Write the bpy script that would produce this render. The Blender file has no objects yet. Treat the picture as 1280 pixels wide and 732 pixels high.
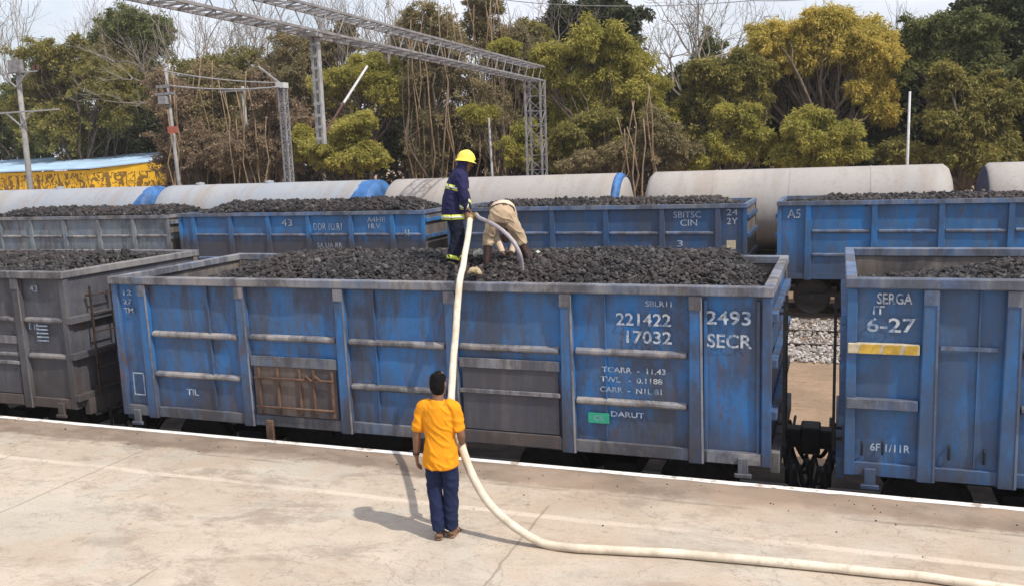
import bpy, math, random
import numpy as np
from mathutils import Vector, Matrix, noise as mnoise

# ------------------------------------------------------------------ basics
scene = bpy.context.scene
COL = scene.collection
RNG = np.random.default_rng(7)
random.seed(7)
R_ = math.radians

# camera frame measured from the photograph (rows: right, down, forward in world axes)
CAM_R = np.array([[0.93859822, 0.34318432, -0.03546702],
                  [0.01898358, -0.15401443, -0.98788622],
                  [-0.3444895, 0.92655495, -0.15107254]])
CAM_H = 3.85
FPX = 1106.95


def at(px, py, Y):
    """photo pixel -> point on the vertical plane y = Y"""
    d = CAM_R.T @ np.array([px - 640.0, py - 366.0, FPX])
    t = Y / d[1]
    return (float(d[0] * t), float(Y), float(CAM_H + d[2] * t))


def tag(o, label=None, cat=None, group=None, kind=None):
    if label: o['label'] = label
    if cat: o['category'] = cat
    if group: o['group'] = group
    if kind: o['kind'] = kind
    return o


def empty(name, loc, rz=0.0):
    o = bpy.data.objects.new(name, None)
    COL.objects.link(o)
    o.location = loc
    o.rotation_euler = (0, 0, rz)
    o.empty_display_size = 0.2
    return o


class MB:
    """collects geometry and links it as one mesh object"""
    def __init__(self):
        self.v = []; self.f = []

    def add(self, vs, fs):
        b = len(self.v)
        self.v.extend([tuple(map(float, q)) for q in vs])
        self.f.extend([tuple(i + b for i in q) for q in fs])
        return self

    def box(self, x0, x1, y0, y1, z0, z1):
        vs = [(x0, y0, z0), (x1, y0, z0), (x1, y1, z0), (x0, y1, z0),
              (x0, y0, z1), (x1, y0, z1), (x1, y1, z1), (x0, y1, z1)]
        return self.add(vs, [(0, 3, 2, 1), (4, 5, 6, 7), (0, 1, 5, 4), (1, 2, 6, 5), (2, 3, 7, 6), (3, 0, 4, 7)])

    def hexa(self, lo, hi):
        """lo, hi: four points each (counter-clockwise from above)"""
        return self.add(list(lo) + list(hi), [(0, 3, 2, 1), (4, 5, 6, 7), (0, 1, 5, 4), (1, 2, 6, 5), (2, 3, 7, 6), (3, 0, 4, 7)])

    def bar(self, a, b, w, h=None, up=(0, 0, 1)):
        h = h or w
        a = Vector(a); b = Vector(b)
        t = (b - a).normalized()
        u = Vector(up)
        if abs(t.dot(u)) > .95: u = Vector((0, 1, 0))
        s = t.cross(u).normalized() * (w / 2)
        u = s.cross(t).normalized() * (h / 2)
        lo = [a - s - u, a + s - u, a + s + u, a - s + u]
        hi = [b - s - u, b + s - u, b + s + u, b - s + u]
        return self.add(lo + hi, [(0, 3, 2, 1), (4, 5, 6, 7), (0, 1, 5, 4), (1, 2, 6, 5), (2, 3, 7, 6), (3, 0, 4, 7)])

    def tube(self, pts, r, n=8, cap=True):
        pts = [Vector(p) for p in pts]
        m = len(pts)
        rs = r if hasattr(r, '__len__') else [r] * m
        t0 = (pts[1] - pts[0]).normalized()
        ref = Vector((0, 0, 1)) if abs(t0.z) < .9 else Vector((0, 1, 0))
        s = t0.cross(ref).normalized()
        vs = []
        for i, p in enumerate(pts):
            t = (pts[min(i + 1, m - 1)] - pts[max(i - 1, 0)])
            t = t.normalized() if t.length > 1e-9 else t0
            s = (s - t * s.dot(t))
            s = s.normalized() if s.length > 1e-6 else t.orthogonal().normalized()
            u = t.cross(s)
            for k in range(n):
                a = 2 * math.pi * k / n
                vs.append(p + (s * math.cos(a) + u * math.sin(a)) * rs[i])
        fs = []
        for i in range(m - 1):
            for k in range(n):
                k2 = (k + 1) % n
                fs.append((i * n + k, i * n + k2, (i + 1) * n + k2, (i + 1) * n + k))
        if cap:
            fs.append(tuple(range(n - 1, -1, -1)))
            fs.append(tuple((m - 1) * n + k for k in range(n)))
        return self.add(vs, fs)

    def cyl(self, a, b, r, n=16):
        return self.tube([a, b], r, n)

    def lathe(self, prof, origin, axis='z', n=24):
        """prof: (radius, height) list, turned about an axis through origin"""
        vs = []; fs = []
        for (r, h) in prof:
            for k in range(n):
                a = 2 * math.pi * k / n
                c, s = r * math.cos(a), r * math.sin(a)
                p = {'z': (c, s, h), 'x': (h, c, s), 'y': (s, h, c)}[axis]
                vs.append((origin[0] + p[0], origin[1] + p[1], origin[2] + p[2]))
        for i in range(len(prof) - 1):
            for k in range(n):
                k2 = (k + 1) % n
                fs.append((i * n + k, i * n + k2, (i + 1) * n + k2, (i + 1) * n + k))
        return self.add(vs, fs)

    def loft(self, pts, radii, side=(1, 0, 0), n=16, sub=4, dome=.6):
        """smooth tube with elliptical rings; radii = r or (a along side, b across)"""
        P = [np.array(p, float) for p in pts]
        Rr = [np.array(r if hasattr(r, '__len__') else (r, r), float) for r in radii]

        def cr(L, i, t):
            p0, p1, p2, p3 = L[max(i - 1, 0)], L[i], L[i + 1], L[min(i + 2, len(L) - 1)]
            return .5 * ((2 * p1) + (-p0 + p2) * t + (2 * p0 - 5 * p1 + 4 * p2 - p3) * t * t + (-p0 + 3 * p1 - 3 * p2 + p3) * t ** 3)
        Q = []; S = []
        for i in range(len(P) - 1):
            for k in range(sub):
                Q.append(cr(P, i, k / sub)); S.append(np.maximum(cr(Rr, i, k / sub), .003))
        Q.append(P[-1]); S.append(Rr[-1])
        if dome > 0:
            t = Q[0] - Q[1]; t /= np.linalg.norm(t); m = S[0].min() * dome
            pre = [(Q[0] + t * m, S[0] * .15), (Q[0] + t * m * .8, S[0] * .6), (Q[0] + t * m * .45, S[0] * .88)]
            t = Q[-1] - Q[-2]; t /= np.linalg.norm(t); m = S[-1].min() * dome
            post = [(Q[-1] + t * m * .45, S[-1] * .88), (Q[-1] + t * m * .8, S[-1] * .6), (Q[-1] + t * m, S[-1] * .15)]
            Q = [a for a, _ in pre] + Q + [a for a, _ in post]
            S = [b for _, b in pre] + S + [b for _, b in post]
        vs = []; m = len(Q); side = np.array(side, float)
        for i in range(m):
            t = Q[min(i + 1, m - 1)] - Q[max(i - 1, 0)]
            t = t / (np.linalg.norm(t) + 1e-9)
            s = side - t * side.dot(t)
            if np.linalg.norm(s) < .05: s = np.array([0, 1., 0]) - t * t[1]
            s /= np.linalg.norm(s)
            u = np.cross(t, s)
            for k in range(n):
                a = 2 * math.pi * k / n
                vs.append(Q[i] + s * math.cos(a) * S[i][0] + u * math.sin(a) * S[i][1])
        fs = [tuple(range(n - 1, -1, -1)), tuple((m - 1) * n + k for k in range(n))]
        for i in range(m - 1):
            for k in range(n):
                k2 = (k + 1) % n
                fs.append((i * n + k, i * n + k2, (i + 1) * n + k2, (i + 1) * n + k))
        return self.add(vs, fs)

    def mesh(self, name, org=(0, 0, 0)):
        me = bpy.data.meshes.new(name)
        vs = self.v if org == (0, 0, 0) else [(a - org[0], b - org[1], c - org[2]) for a, b, c in self.v]
        me.from_pydata(vs, [], self.f)
        me.update()
        return me

    def build(self, name, mat, parent=None, smooth=False, bevel=0, org=None):
        if org is None:
            org = tuple(parent['_org']) if parent is not None and '_org' in parent else (0, 0, 0)
        me = self.mesh(name, tuple(org))
        return link(name, me, mat, parent, smooth, bevel, org)


def link(name, me, mat, parent=None, smooth=False, bevel=0, org=None):
    if mat: me.materials.append(mat)
    o = bpy.data.objects.new(name, me)
    COL.objects.link(o)
    if parent is not None:
        o.parent = parent
        if org is not None: o['_org'] = list(org)
    if smooth:
        me.polygons.foreach_set('use_smooth', [True] * len(me.polygons))
    if bevel:
        b = o.modifiers.new('bevel', 'BEVEL'); b.width = bevel; b.segments = 1; b.limit_method = 'ANGLE'
    return o


def root(name, loc, rz=0.0):
    """empty whose parts are modelled in world coordinates and re-based to it"""
    o = empty(name, loc, rz)
    o['_org'] = list(loc)
    return o


def np_mesh(name, verts, faces_quads=None, loops=None, starts=None):
    me = bpy.data.meshes.new(name)
    verts = np.asarray(verts, np.float32)
    f = np.asarray(faces_quads, np.int32)
    k = f.shape[1]
    me.vertices.add(len(verts)); me.vertices.foreach_set('co', verts.ravel())
    me.loops.add(f.size); me.loops.foreach_set('vertex_index', f.ravel())
    me.polygons.add(len(f)); me.polygons.foreach_set('loop_start', np.arange(0, f.size, k, dtype=np.int32))
    me.polygons.foreach_set('use_smooth', [False] * len(f))
    me.update(calc_edges=True)
    return me


# ------------------------------------------------------------------ materials
class NT:
    def __init__(self, name, rough=.8, spec=.3):
        self.m = bpy.data.materials.new(name); self.m.use_nodes = True
        self.t = self.m.node_tree
        self.b = self.t.nodes['Principled BSDF']
        self.b.inputs['Roughness'].default_value = rough
        self.b.inputs['Specular IOR Level'].default_value = spec

    def n(self, kind, **kw):
        x = self.t.nodes.new(kind)
        for k, v in kw.items(): setattr(x, k, v)
        return x

    def l(self, a, b): self.t.links.new(a, b)

    def coord(self, out='Object', scale=(1, 1, 1), loc=(0, 0, 0)):
        c = self.n('ShaderNodeTexCoord'); m = self.n('ShaderNodeMapping')
        m.inputs['Scale'].default_value = scale; m.inputs['Location'].default_value = loc
        self.l(c.outputs[out], m.inputs['Vector'])
        return m.outputs[0]

    def noise(self, vec, scale, detail=4, rough=.55, dist=0):
        x = self.n('ShaderNodeTexNoise')
        x.inputs['Scale'].default_value = scale; x.inputs['Detail'].default_value = detail
        x.inputs['Roughness'].default_value = rough; x.inputs['Distortion'].default_value = dist
        self.l(vec, x.inputs['Vector'])
        return x.outputs['Fac']

    def ramp(self, fac, a, b, lo=0.0, hi=1.0):
        x = self.n('ShaderNodeMapRange'); x.interpolation_type = 'SMOOTHSTEP'
        x.inputs['From Min'].default_value = a; x.inputs['From Max'].default_value = b
        x.inputs['To Min'].default_value = lo; x.inputs['To Max'].default_value = hi
        self.l(fac, x.inputs['Value'])
        return x.outputs[0]

    def math(self, op, a, b=None):
        x = self.n('ShaderNodeMath', operation=op)
        for i, q in enumerate((a, b)):
            if q is None: continue
            if isinstance(q, (int, float)): x.inputs[i].default_value = q
            else: self.l(q, x.inputs[i])
        return x.outputs[0]

    def mix(self, fac, a, b, mode='MIX'):
        x = self.n('ShaderNodeMix', data_type='RGBA', blend_type=mode)
        for i, q in ((0, fac), (6, a), (7, b)):
            if isinstance(q, (int, float)): x.inputs[i].default_value = q
            elif isinstance(q, tuple): x.inputs[i].default_value = q + (1,) if len(q) == 3 else q
            else: self.l(q, x.inputs[i])
        return x.outputs[2]

    def bump(self, h, strength=.3, dist=.01):
        x = self.n('ShaderNodeBump'); x.inputs['Strength'].default_value = strength
        x.inputs['Distance'].default_value = dist
        self.l(h, x.inputs['Height']); self.l(x.outputs[0], self.b.inputs['Normal'])

    def col(self, c):
        if isinstance(c, tuple): self.b.inputs['Base Color'].default_value = c + (1,)
        else: self.l(c, self.b.inputs['Base Color'])
        return self.m


def plain(name, c, rough=.8, spec=.3, var=.25, scale=6, metal=0):
    """a colour broken up by two scales of noise"""
    t = NT(name, rough, spec)
    v = t.coord()
    f = t.ramp(t.noise(v, scale, 5, .6), .3, .7)
    g = t.ramp(t.noise(v, scale * 6, 4, .6), .35, .75)
    d = tuple(q * (1 - var) for q in c); e = tuple(min(1, q * (1 + var * .6)) for q in c)
    cc = t.mix(f, d, e)
    cc = t.mix(t.math('MULTIPLY', g, .35), cc, tuple(q * (1 - var * 1.4) for q in c))
    t.b.inputs['Metallic'].default_value = metal
    t.bump(t.noise(v, scale * 8, 5), .15, .01)
    return t.col(cc)


def paint(name, cA, cB, dust=(.17, .17, .185), dust_amt=.6, rust=.35, grime=.5, gz=(1.0, 1.55), seed=0, rough=.5, soot=(.05, .05, .062)):
    """old wagon paint: two tones, dust streaks, rust blooms, grime along the bottom"""
    t = NT(name, rough, .35)
    v = t.coord(loc=(seed * 7.3, seed * 3.1, seed * 1.7))
    big = t.ramp(t.noise(v, 1.0, 5, .62), .40, .60)
    c = t.mix(big, cA, cB)
    vs = t.coord(scale=(6.5, 6.5, .5), loc=(seed * 2.3, 1, 0))
    st0 = t.ramp(t.noise(vs, 1.0, 6, .68), .42, .64)
    st = t.math('MULTIPLY', st0, dust_amt)
    c = t.mix(st, c, dust)
    blot = t.ramp(t.noise(t.coord(scale=(1.7, 1.7, .75), loc=(seed * 7.3, seed, seed)), 1.0, 9, .72, .3), .43, .60)
    c = t.mix(t.math('MULTIPLY', blot, min(.85, dust_amt * 1.15)), c, soot)
    drip = t.ramp(t.noise(t.coord(scale=(16, 16, .9), loc=(seed, 8, 1)), 1.0, 6, .7), .55, .68)
    c = t.mix(t.math('MULTIPLY', drip, .4 * rust + .12), c, (.085, .05, .036))
    sc = t.ramp(t.noise(v, 24, 6, .72), .50, .68)
    c = t.mix(t.math('MULTIPLY', sc, .38), c, tuple(q * .55 for q in dust))
    sc2 = t.ramp(t.noise(t.coord(scale=(9, 9, 3), loc=(seed, 4, 2)), 3, 7, .75), .58, .72)
    c = t.mix(t.math('MULTIPLY', sc2, .28), c, tuple(min(1, q * 1.9) for q in dust))
    vr = t.coord(scale=(2.4, 2.4, .9), loc=(seed * 5.1, 3, seed))
    ru = t.ramp(t.noise(vr, 1.3, 9, .72, .4), .62 - .16 * rust, .70 - .10 * rust)
    rc = t.mix(t.noise(v, 30, 3), (.075, .035, .022), (.15, .08, .048))
    c = t.mix(t.math('MULTIPLY', ru, min(.95, .4 + rust * .8)), c, rc)
    sep = t.n('ShaderNodeSeparateXYZ'); tc = t.n('ShaderNodeTexCoord'); t.l(tc.outputs['Object'], sep.inputs[0])
    zz = t.math('ADD', sep.outputs['Z'], t.math('MULTIPLY', t.math('SUBTRACT', t.noise(vs, 1.4, 6, .7), .5), -1.3))
    gr = t.ramp(zz, gz[0], gz[1], 1, 0)
    c = t.mix(t.math('MULTIPLY', gr, grime), c, t.mix(t.noise(v, 5, 6, .7), (.022, .020, .021), (.085, .070, .062)))
    t.l(t.ramp(st, 0, 1, rough, .85), t.b.inputs['Roughness'])
    t.bump(t.math('ADD', t.noise(v, 2.6, 3), t.math('MULTIPLY', t.noise(v, 40, 4), .12)), .35, .03)
    return t.col(c)


M = {}
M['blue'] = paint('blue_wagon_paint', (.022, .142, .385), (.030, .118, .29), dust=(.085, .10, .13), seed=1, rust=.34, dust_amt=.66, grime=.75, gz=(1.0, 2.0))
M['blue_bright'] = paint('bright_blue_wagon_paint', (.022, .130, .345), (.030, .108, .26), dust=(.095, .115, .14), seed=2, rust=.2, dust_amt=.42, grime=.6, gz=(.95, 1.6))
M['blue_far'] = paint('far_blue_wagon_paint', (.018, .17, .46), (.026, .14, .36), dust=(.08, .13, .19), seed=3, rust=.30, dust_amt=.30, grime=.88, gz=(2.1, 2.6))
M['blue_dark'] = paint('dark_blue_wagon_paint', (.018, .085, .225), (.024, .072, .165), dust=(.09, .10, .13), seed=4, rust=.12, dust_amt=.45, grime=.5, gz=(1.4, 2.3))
M['blue_far2'] = paint('medium_blue_wagon_paint', (.02, .155, .42), (.028, .13, .32), dust=(.09, .13, .17), seed=8, rust=.26, dust_amt=.42, grime=.6, gz=(1.3, 2.2))  # medium blue, one second-train wagon's own paint
M['grey_blue'] = paint('faded_grey_wagon_paint', (.088, .093, .112), (.060, .067, .09), dust=(.12, .112, .112), seed=5, rust=.32, dust_amt=.65, grime=.7, gz=(1.2, 2.2), rough=.7)
M['grey_pale'] = paint('pale_grey_wagon_paint', (.17, .22, .26), (.13, .18, .24), dust=(.25, .24, .23), seed=6, rust=.12, dust_amt=.55, grime=.6, gz=(1.6, 2.3), rough=.7)
M['rim'] = paint('dusty_rim_paint', (.20, .20, .215), (.13, .16, .22), dust=(.27, .25, .235), seed=9, rust=.12, dust_amt=.7, grime=0, rough=.75)
M['rim_dark'] = paint('rusty_rim_paint', (.18, .175, .18), (.13, .13, .15), dust=(.23, .22, .21), seed=12, rust=.12, dust_amt=.7, grime=0, rough=.8)
M['rim_blue'] = paint('blue_rim_paint', (.075, .155, .33), (.12, .15, .21), dust=(.22, .22, .225), seed=10, rust=.1, dust_amt=.6, grime=0, rough=.7)
M['ledge'] = paint('dusty_ledge_paint', (.27, .26, .26), (.17, .18, .22), dust=(.34, .31, .28), seed=11, rust=.18, dust_amt=.7, grime=0, rough=.8)
M['sill'] = paint('sill_paint', (.09, .14, .22), (.12, .125, .145), dust=(.18, .165, .15), seed=13, rust=.22, dust_amt=.8, grime=.5, gz=(.95, 1.25), rough=.7)
M['inner'] = paint('coal_stained_steel', (.17, .145, .13), (.11, .097, .09), dust=(.24, .21, .185), seed=14, rust=.35, dust_amt=.6, grime=0, rough=.85)
M['door_rust'] = paint('rusty_door_steel', (.105, .082, .074), (.07, .058, .058), dust=(.16, .125, .105), seed=15, rust=.45, dust_amt=.5, grime=.3, rough=.85)
M['door_grey'] = paint('sooty_door_steel', (.075, .075, .09), (.06, .065, .085), dust=(.12, .11, .11), seed=16, rust=.25, dust_amt=.5, grime=.5, gz=(1.0, 1.6), rough=.8)
M['rust_bar'] = plain('rusty_bar', (.14, .085, .06), .85, .2, .4, 9)
M['ladder_dark'] = plain('dark_rusty_ladder', (.06, .042, .034), .85, .2, .4, 9)
M['steel_dark'] = plain('greasy_dark_steel', (.016, .015, .015), .65, .35, .4, 8)
M['wheel'] = plain('wheel_steel', (.035, .03, .027), .6, .4, .4, 8)
M['rubber'] = plain('black_rubber', (.02, .02, .02), .6, .3, .3, 8)
M['white_ink'] = None
M['galv'] = plain('galvanised_steel', (.33, .33, .335), .55, .4, .25, 5)
M['galv_pale'] = plain('pale_painted_steel', (.52, .52, .52), .6, .3, .15, 5)
M['galv_dark'] = plain('weathered_lattice_steel', (.25, .24, .245), .65, .4, .35, 4)
M['concrete_pole'] = plain('concrete_pole', (.29, .285, .275), .9, .2, .25, 4)
M['insulator'] = plain('brown_insulator', (.09, .035, .025), .35, .5, .2, 6)
M['red'] = plain('faded_red_plate', (.42, .12, .08), .7, .3, .25, 6)


def make_yellow():
    t = NT('yellow_sheet_with_dark_pattern', .6, .3)
    v = t.coord(scale=(1, 1, 1))
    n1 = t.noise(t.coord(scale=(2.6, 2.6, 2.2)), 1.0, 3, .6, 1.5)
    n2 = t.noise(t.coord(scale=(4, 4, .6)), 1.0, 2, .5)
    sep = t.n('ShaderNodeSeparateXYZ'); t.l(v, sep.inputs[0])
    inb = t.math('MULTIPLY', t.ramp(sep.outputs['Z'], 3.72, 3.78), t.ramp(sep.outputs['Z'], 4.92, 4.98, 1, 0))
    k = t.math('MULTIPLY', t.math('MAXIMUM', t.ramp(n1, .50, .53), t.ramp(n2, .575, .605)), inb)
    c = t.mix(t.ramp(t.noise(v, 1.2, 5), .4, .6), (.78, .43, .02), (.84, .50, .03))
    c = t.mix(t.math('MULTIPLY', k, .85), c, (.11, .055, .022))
    return t.col(c)


M['yellow_wall'] = make_yellow()
M['dark_gap'] = plain('dark_opening', (.03, .025, .02), .9, .1, .3, 3)
M['roof_blue'] = plain('pale_blue_roof_sheet', (.44, .62, .80), .5, .4, .2, .8)


def make_hose():
    t = NT('white_canvas_hose', .9, .15)
    v = t.coord()
    c = t.mix(t.ramp(t.noise(v, 2.2, 6, .7), .40, .62), (.68, .61, .50), (.54, .47, .37))
    c = t.mix(t.math('MULTIPLY', t.ramp(t.noise(v, 9, 7, .75), .50, .66), .5), c, (.36, .30, .235))
    t.bump(t.noise(v, 120, 3), .3, .004)
    return t.col(c)


M['hose'] = make_hose()
M['hose_grey'] = plain('grey_rubber_hose', (.36, .33, .36), .5, .4, .15, 12)
M['brass'] = plain('dull_brass', (.42, .32, .16), .45, .5, .2, 20, .6)
M['skin'] = plain('brown_skin', (.20, .105, .065), .6, .35, .10, 14)
M['skin_dark'] = plain('dark_features', (.02, .014, .012), .6, .3, .1, 14)
M['hair'] = plain('black_hair', (.006, .0055, .006), .85, .12, .3, 60)
M['shirt_yellow'] = plain('yellow_cotton', (.74, .29, .016), .92, .1, .10, 9)
M['trouser_navy'] = plain('navy_cotton', (.014, .021, .06), .9, .2, .2, 9)
M['sandal'] = plain('brown_leather', (.20, .12, .08), .7, .3, .3, 20)
M['fire_navy'] = plain('navy_fire_cloth', (.020, .020, .070), .85, .2, .2, 9)
M['fire_black'] = plain('black_blue_cloth', (.008, .011, .026), .85, .2, .2, 9)
M['hivis'] = plain('reflective_yellow_band', (.66, .72, .10), .5, .4, .12, 14)
M['silver'] = plain('silver_tape', (.62, .64, .60), .4, .5, .12, 14)
M['helmet'] = plain('yellow_helmet', (.80, .66, .10), .55, .35, .14, 9)
M['khaki'] = plain('khaki_cotton', (.44, .335, .225), .9, .15, .13, 9)
M['khaki_pale'] = plain('pale_khaki_shirt', (.60, .48, .37), .9, .15, .10, 9)
M['boot_brown'] = plain('dark_red_brown_leather', (.042, .020, .018), .6, .35, .25, 18)
M['belt'] = plain('dark_belt', (.05, .03, .025), .6, .3, .2, 10)
M['pale_cloth'] = plain('pale_plastic_scrap', (.48, .50, .42), .8, .2, .15, 14)
M['tan_cloth'] = plain('tan_scrap', (.42, .33, .20), .8, .2, .2, 14)
M['green_plate'] = plain('green_plate', (.03, .32, .20), .6, .3, .2, 14)
M['yellow_tape'] = plain('yellow_band_paint', (.56, .37, .07), .75, .2, .3, 9)
M['white_tape'] = plain('cream_band_paint', (.50, .44, .32), .75, .2, .25, 9)


def make_ink():
    t = NT('worn_white_lettering', .8, .2)
    v = t.coord()
    f = t.ramp(t.noise(v, 16, 8, .78), .46, .58)
    g2_ = t.ramp(t.noise(v, 2.5, 4), .4, .65)
    c = t.mix(g2_, (.46, .49, .52), (.28, .34, .42))
    c = t.mix(t.math('MULTIPLY', f, .85), c, (.06, .12, .24))
    return t.col(c)


M['white_ink'] = make_ink()


def make_ink2():
    t = NT('faded_white_lettering', .8, .2)
    v = t.coord()
    f = t.ramp(t.noise(v, 14, 6, .75), .40, .62)
    c = t.mix(t.math('MULTIPLY', f, .75), (.36, .43, .52), (.10, .16, .28))
    return t.col(c)


M['faded_ink'] = make_ink2()
M['far_ink'] = plain('dull_white_lettering', (.36, .43, .52), .8, .2, .35, 9)


def make_tank(name, c1, c2):
    t = NT(name, .6, .3)
    v = t.coord()
    c = t.mix(t.ramp(t.noise(v, .35, 4), .35, .65), c1, c2)
    vs = t.coord(scale=(1.6, .3, .3))
    c = t.mix(t.math('MULTIPLY', t.ramp(t.noise(vs, 1.2, 6, .7), .44, .64), .55), c, (.30, .255, .22))
    c = t.mix(t.math('MULTIPLY', t.ramp(t.noise(v, 6, 7, .75), .50, .68), .4), c, (.24, .20, .17))
    t.bump(t.noise(v, 4, 4), .15, .02)
    return t.col(c)


M['tank'] = make_tank('grey_white_tank_paint', (.335, .32, .31), (.375, .345, .315))
M['tank_cool'] = make_tank('blue_grey_tank_paint', (.29, .32, .36), (.33, .345, .365))
M['tank_blue'] = plain('blue_tank_end_paint', (.045, .145, .36), .6, .35, .5, 1.6)
M['tank_navy'] = plain('navy_tank_end', (.03, .035, .075), .6, .3, .3, 2)


def make_coal(name, lo, hi, brown=.3):
    t = NT(name, .7, .3)
    g = t.n('ShaderNodeNewGeometry')
    r = g.outputs['Random Per Island']
    c = t.mix(r, lo, hi)
    v = t.coord()
    k = t.math('MULTIPLY', t.ramp(t.noise(v, .9, 3), .45, .65), brown)
    c = t.mix(k, c, (.085, .06, .055))
    rr = t.math('FRACT', t.math('MULTIPLY', r, 13.7))
    c = t.mix(t.ramp(rr, .92, 1.0, 0, .6), c, (.17, .155, .15))
    t.l(t.ramp(rr, 0, 1, .45, .85), t.b.inputs['Roughness'])
    t.bump(t.noise(v, 55, 3), .5, .01)
    return t.col(c)


M['coal'] = make_coal('coal_lumps', (.004, .004, .0045), (.055, .051, .052), .2)
M['coal_far'] = make_coal('dusty_coal_lumps', (.007, .0065, .007), (.050, .046, .047), .3)
M['bed'] = plain('shade_dark_brown_track_bed', (.048, .034, .026), .9, .2, .6, 3)  # brown bed, darkened in colour to stand in for shade under the near wagons
M['coal_bed'] = plain('coal_fines', (.03, .028, .028), .9, .2, .4, 9)


def make_stones():
    t = NT('ballast_stone', .9, .2)
    g = t.n('ShaderNodeNewGeometry'); r = g.outputs['Random Per Island']
    c = t.mix(r, (.14, .125, .115), (.50, .46, .42))
    return t.col(c)


M['ballast'] = make_stones()


def make_soil():
    t = NT('brown_soil', .95, .15)
    v = t.coord()
    c = t.mix(t.ramp(t.noise(v, .6, 6, .6), .35, .65), (.33, .23, .155), (.25, .178, .12))
    vs = t.coord(scale=(.6, 2.4, 1))
    c = t.mix(t.math('MULTIPLY', t.ramp(t.noise(vs, 2.2, 8, .75), .50, .62), .65), c, (.20, .145, .10))
    c = t.mix(t.math('MULTIPLY', t.ramp(t.noise(v, 9, 7, .75), .50, .64), .5), c, (.18, .13, .095))
    t.bump(t.noise(v, 9, 6, .7), .6, .05)
    return t.col(c)


M['soil'] = make_soil()


def make_platform():
    t = NT('worn_concrete', .9, .2)
    v = t.coord()
    sep = t.n('ShaderNodeSeparateXYZ'); t.l(v, sep.inputs[0])
    x, y = sep.outputs['X'], sep.outputs['Y']
    base = t.mix(t.ramp(t.noise(v, .45, 5, .6), .36, .64), (.405, .332, .258), (.485, .412, .33))
    # brushed / washed streaks along the platform
    vs = t.coord(scale=(.85, 1.5, 1))
    st = t.ramp(t.noise(vs, .55, 9, .74, .3), .44, .60)
    c = t.mix(t.math('MULTIPLY', st, .55), base, (.555, .49, .41))
    st2 = t.ramp(t.noise(vs, 1.1, 9, .78, .35), .49, .63)
    c = t.mix(t.math('MULTIPLY', st2, .72), c, (.265, .215, .17))
    # greyish green washed areas far from the edge
    gz = t.ramp(t.noise(v, .5, 5, .65, .6), .46, .58)
    c = t.mix(t.math('MULTIPLY', gz, .4), c, (.43, .42, .365))
    # edge coping, browner and rougher, with an uneven inner border
    yn = t.math('ADD', y, t.math('MULTIPLY', t.math('SUBTRACT', t.noise(v, .9, 7, .72), .5), .9))
    band = t.ramp(yn, 9.40, 9.62)
    bcol = t.mix(t.ramp(t.noise(vs, 1.3, 6, .65), .42, .62), (.165, .12, .09), (.27, .205, .158))
    c = t.mix(t.math('MULTIPLY', band, .85), c, bcol)
    # reddish dusting growing to the right
    rx = t.math('MULTIPLY', t.ramp(x, -7.0, -1.0), t.ramp(t.noise(v, .7, 5, .6), .38, .62))
    c = t.mix(t.math('MULTIPLY', rx, .45), c, (.41, .305, .225))
    # filled long joint, paler
    yj = t.math('ABSOLUTE', t.math('SUBTRACT', t.math('ADD', y, t.math('MULTIPLY', t.noise(v, .8, 4), .14)), 8.72))
    lj = t.math('MULTIPLY', t.ramp(yj, .03, .07, 1, 0), t.ramp(t.noise(v, .35, 3), .36, .5))
    c = t.mix(t.math('MULTIPLY', lj, .55), c, (.66, .57, .47))
    # faint tyre-dark smears and drip marks
    v3 = t.coord(scale=(.35, 1.1, 1), loc=(4, 2, 0))
    sm = t.ramp(t.noise(v3, 1.3, 10, .8, .6), .53, .66)
    c = t.mix(t.math('MULTIPLY', sm, .5), c, (.30, .26, .215))
    hair = t.math('ABSOLUTE', t.math('SUBTRACT', t.noise(t.coord(scale=(.5, .5, 1)), 1.1, 9, .62, .4), .5))
    c = t.mix(t.math('MULTIPLY', t.ramp(hair, .0008, .0035, 1, 0), .5), c, (.19, .155, .125))
    # cross joints (thin dark wandering lines)
    xn = t.math('ADD', x, t.math('MULTIPLY', t.math('SUBTRACT', t.noise(v, 2.5, 5), .5), .10))
    for jx, y1 in ((-9.05, 9.5), (-10.75, 8.7), (-2.98, 8.9), (-6.2, 6.4), (1.9, 9.4), (-13.4, 9.5)):
        d = t.math('ABSOLUTE', t.math('SUBTRACT', xn, jx))
        m = t.math('MULTIPLY', t.ramp(d, .006, .022, 1, 0), t.ramp(y, y1, y1 + .1, 1, 0))
        c = t.mix(t.math('MULTIPLY', m, .6), c, (.20, .165, .13))
    # broken line where the coping meets the slab
    yk = t.math('ABSOLUTE', t.math('SUBTRACT', t.math('ADD', y, t.math('MULTIPLY', t.math('SUBTRACT', t.noise(v, 1.7, 6, .7), .5), .16)), 9.42))
    kk = t.math('MULTIPLY', t.ramp(yk, .012, .04, 1, 0), t.ramp(t.noise(v, .9, 4), .42, .55))
    c = t.mix(t.math('MULTIPLY', kk, .6), c, (.20, .16, .125))
    # pits, grit, oil spots
    gr = t.ramp(t.noise(v, 30, 6, .78), .52, .66)
    c = t.mix(t.math('MULTIPLY', gr, .55), c, (.25, .205, .165))
    sp = t.ramp(t.noise(v, 6, 5, .65), .62, .70)
    c = t.mix(t.math('MULTIPLY', sp, .5), c, (.20, .16, .13))
    t.bump(t.math('ADD', t.noise(v, 3, 6, .7), t.math('MULTIPLY', t.noise(v, 45, 5), .25)), .25, .03)
    return t.col(c)


M['platform'] = make_platform()


def make_edge():
    t = NT('chipped_white_line', .8, .25)
    v = t.coord()
    c = t.mix(t.ramp(t.noise(v, 4, 8, .75), .54, .60), (.76, .74, .71), (.40, .34, .285))
    return t.col(c)


M['edge'] = make_edge()
M['platform_wall'] = plain('platform_wall_concrete', (.2, .17, .14), .95, .1, .3, 2)


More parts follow.
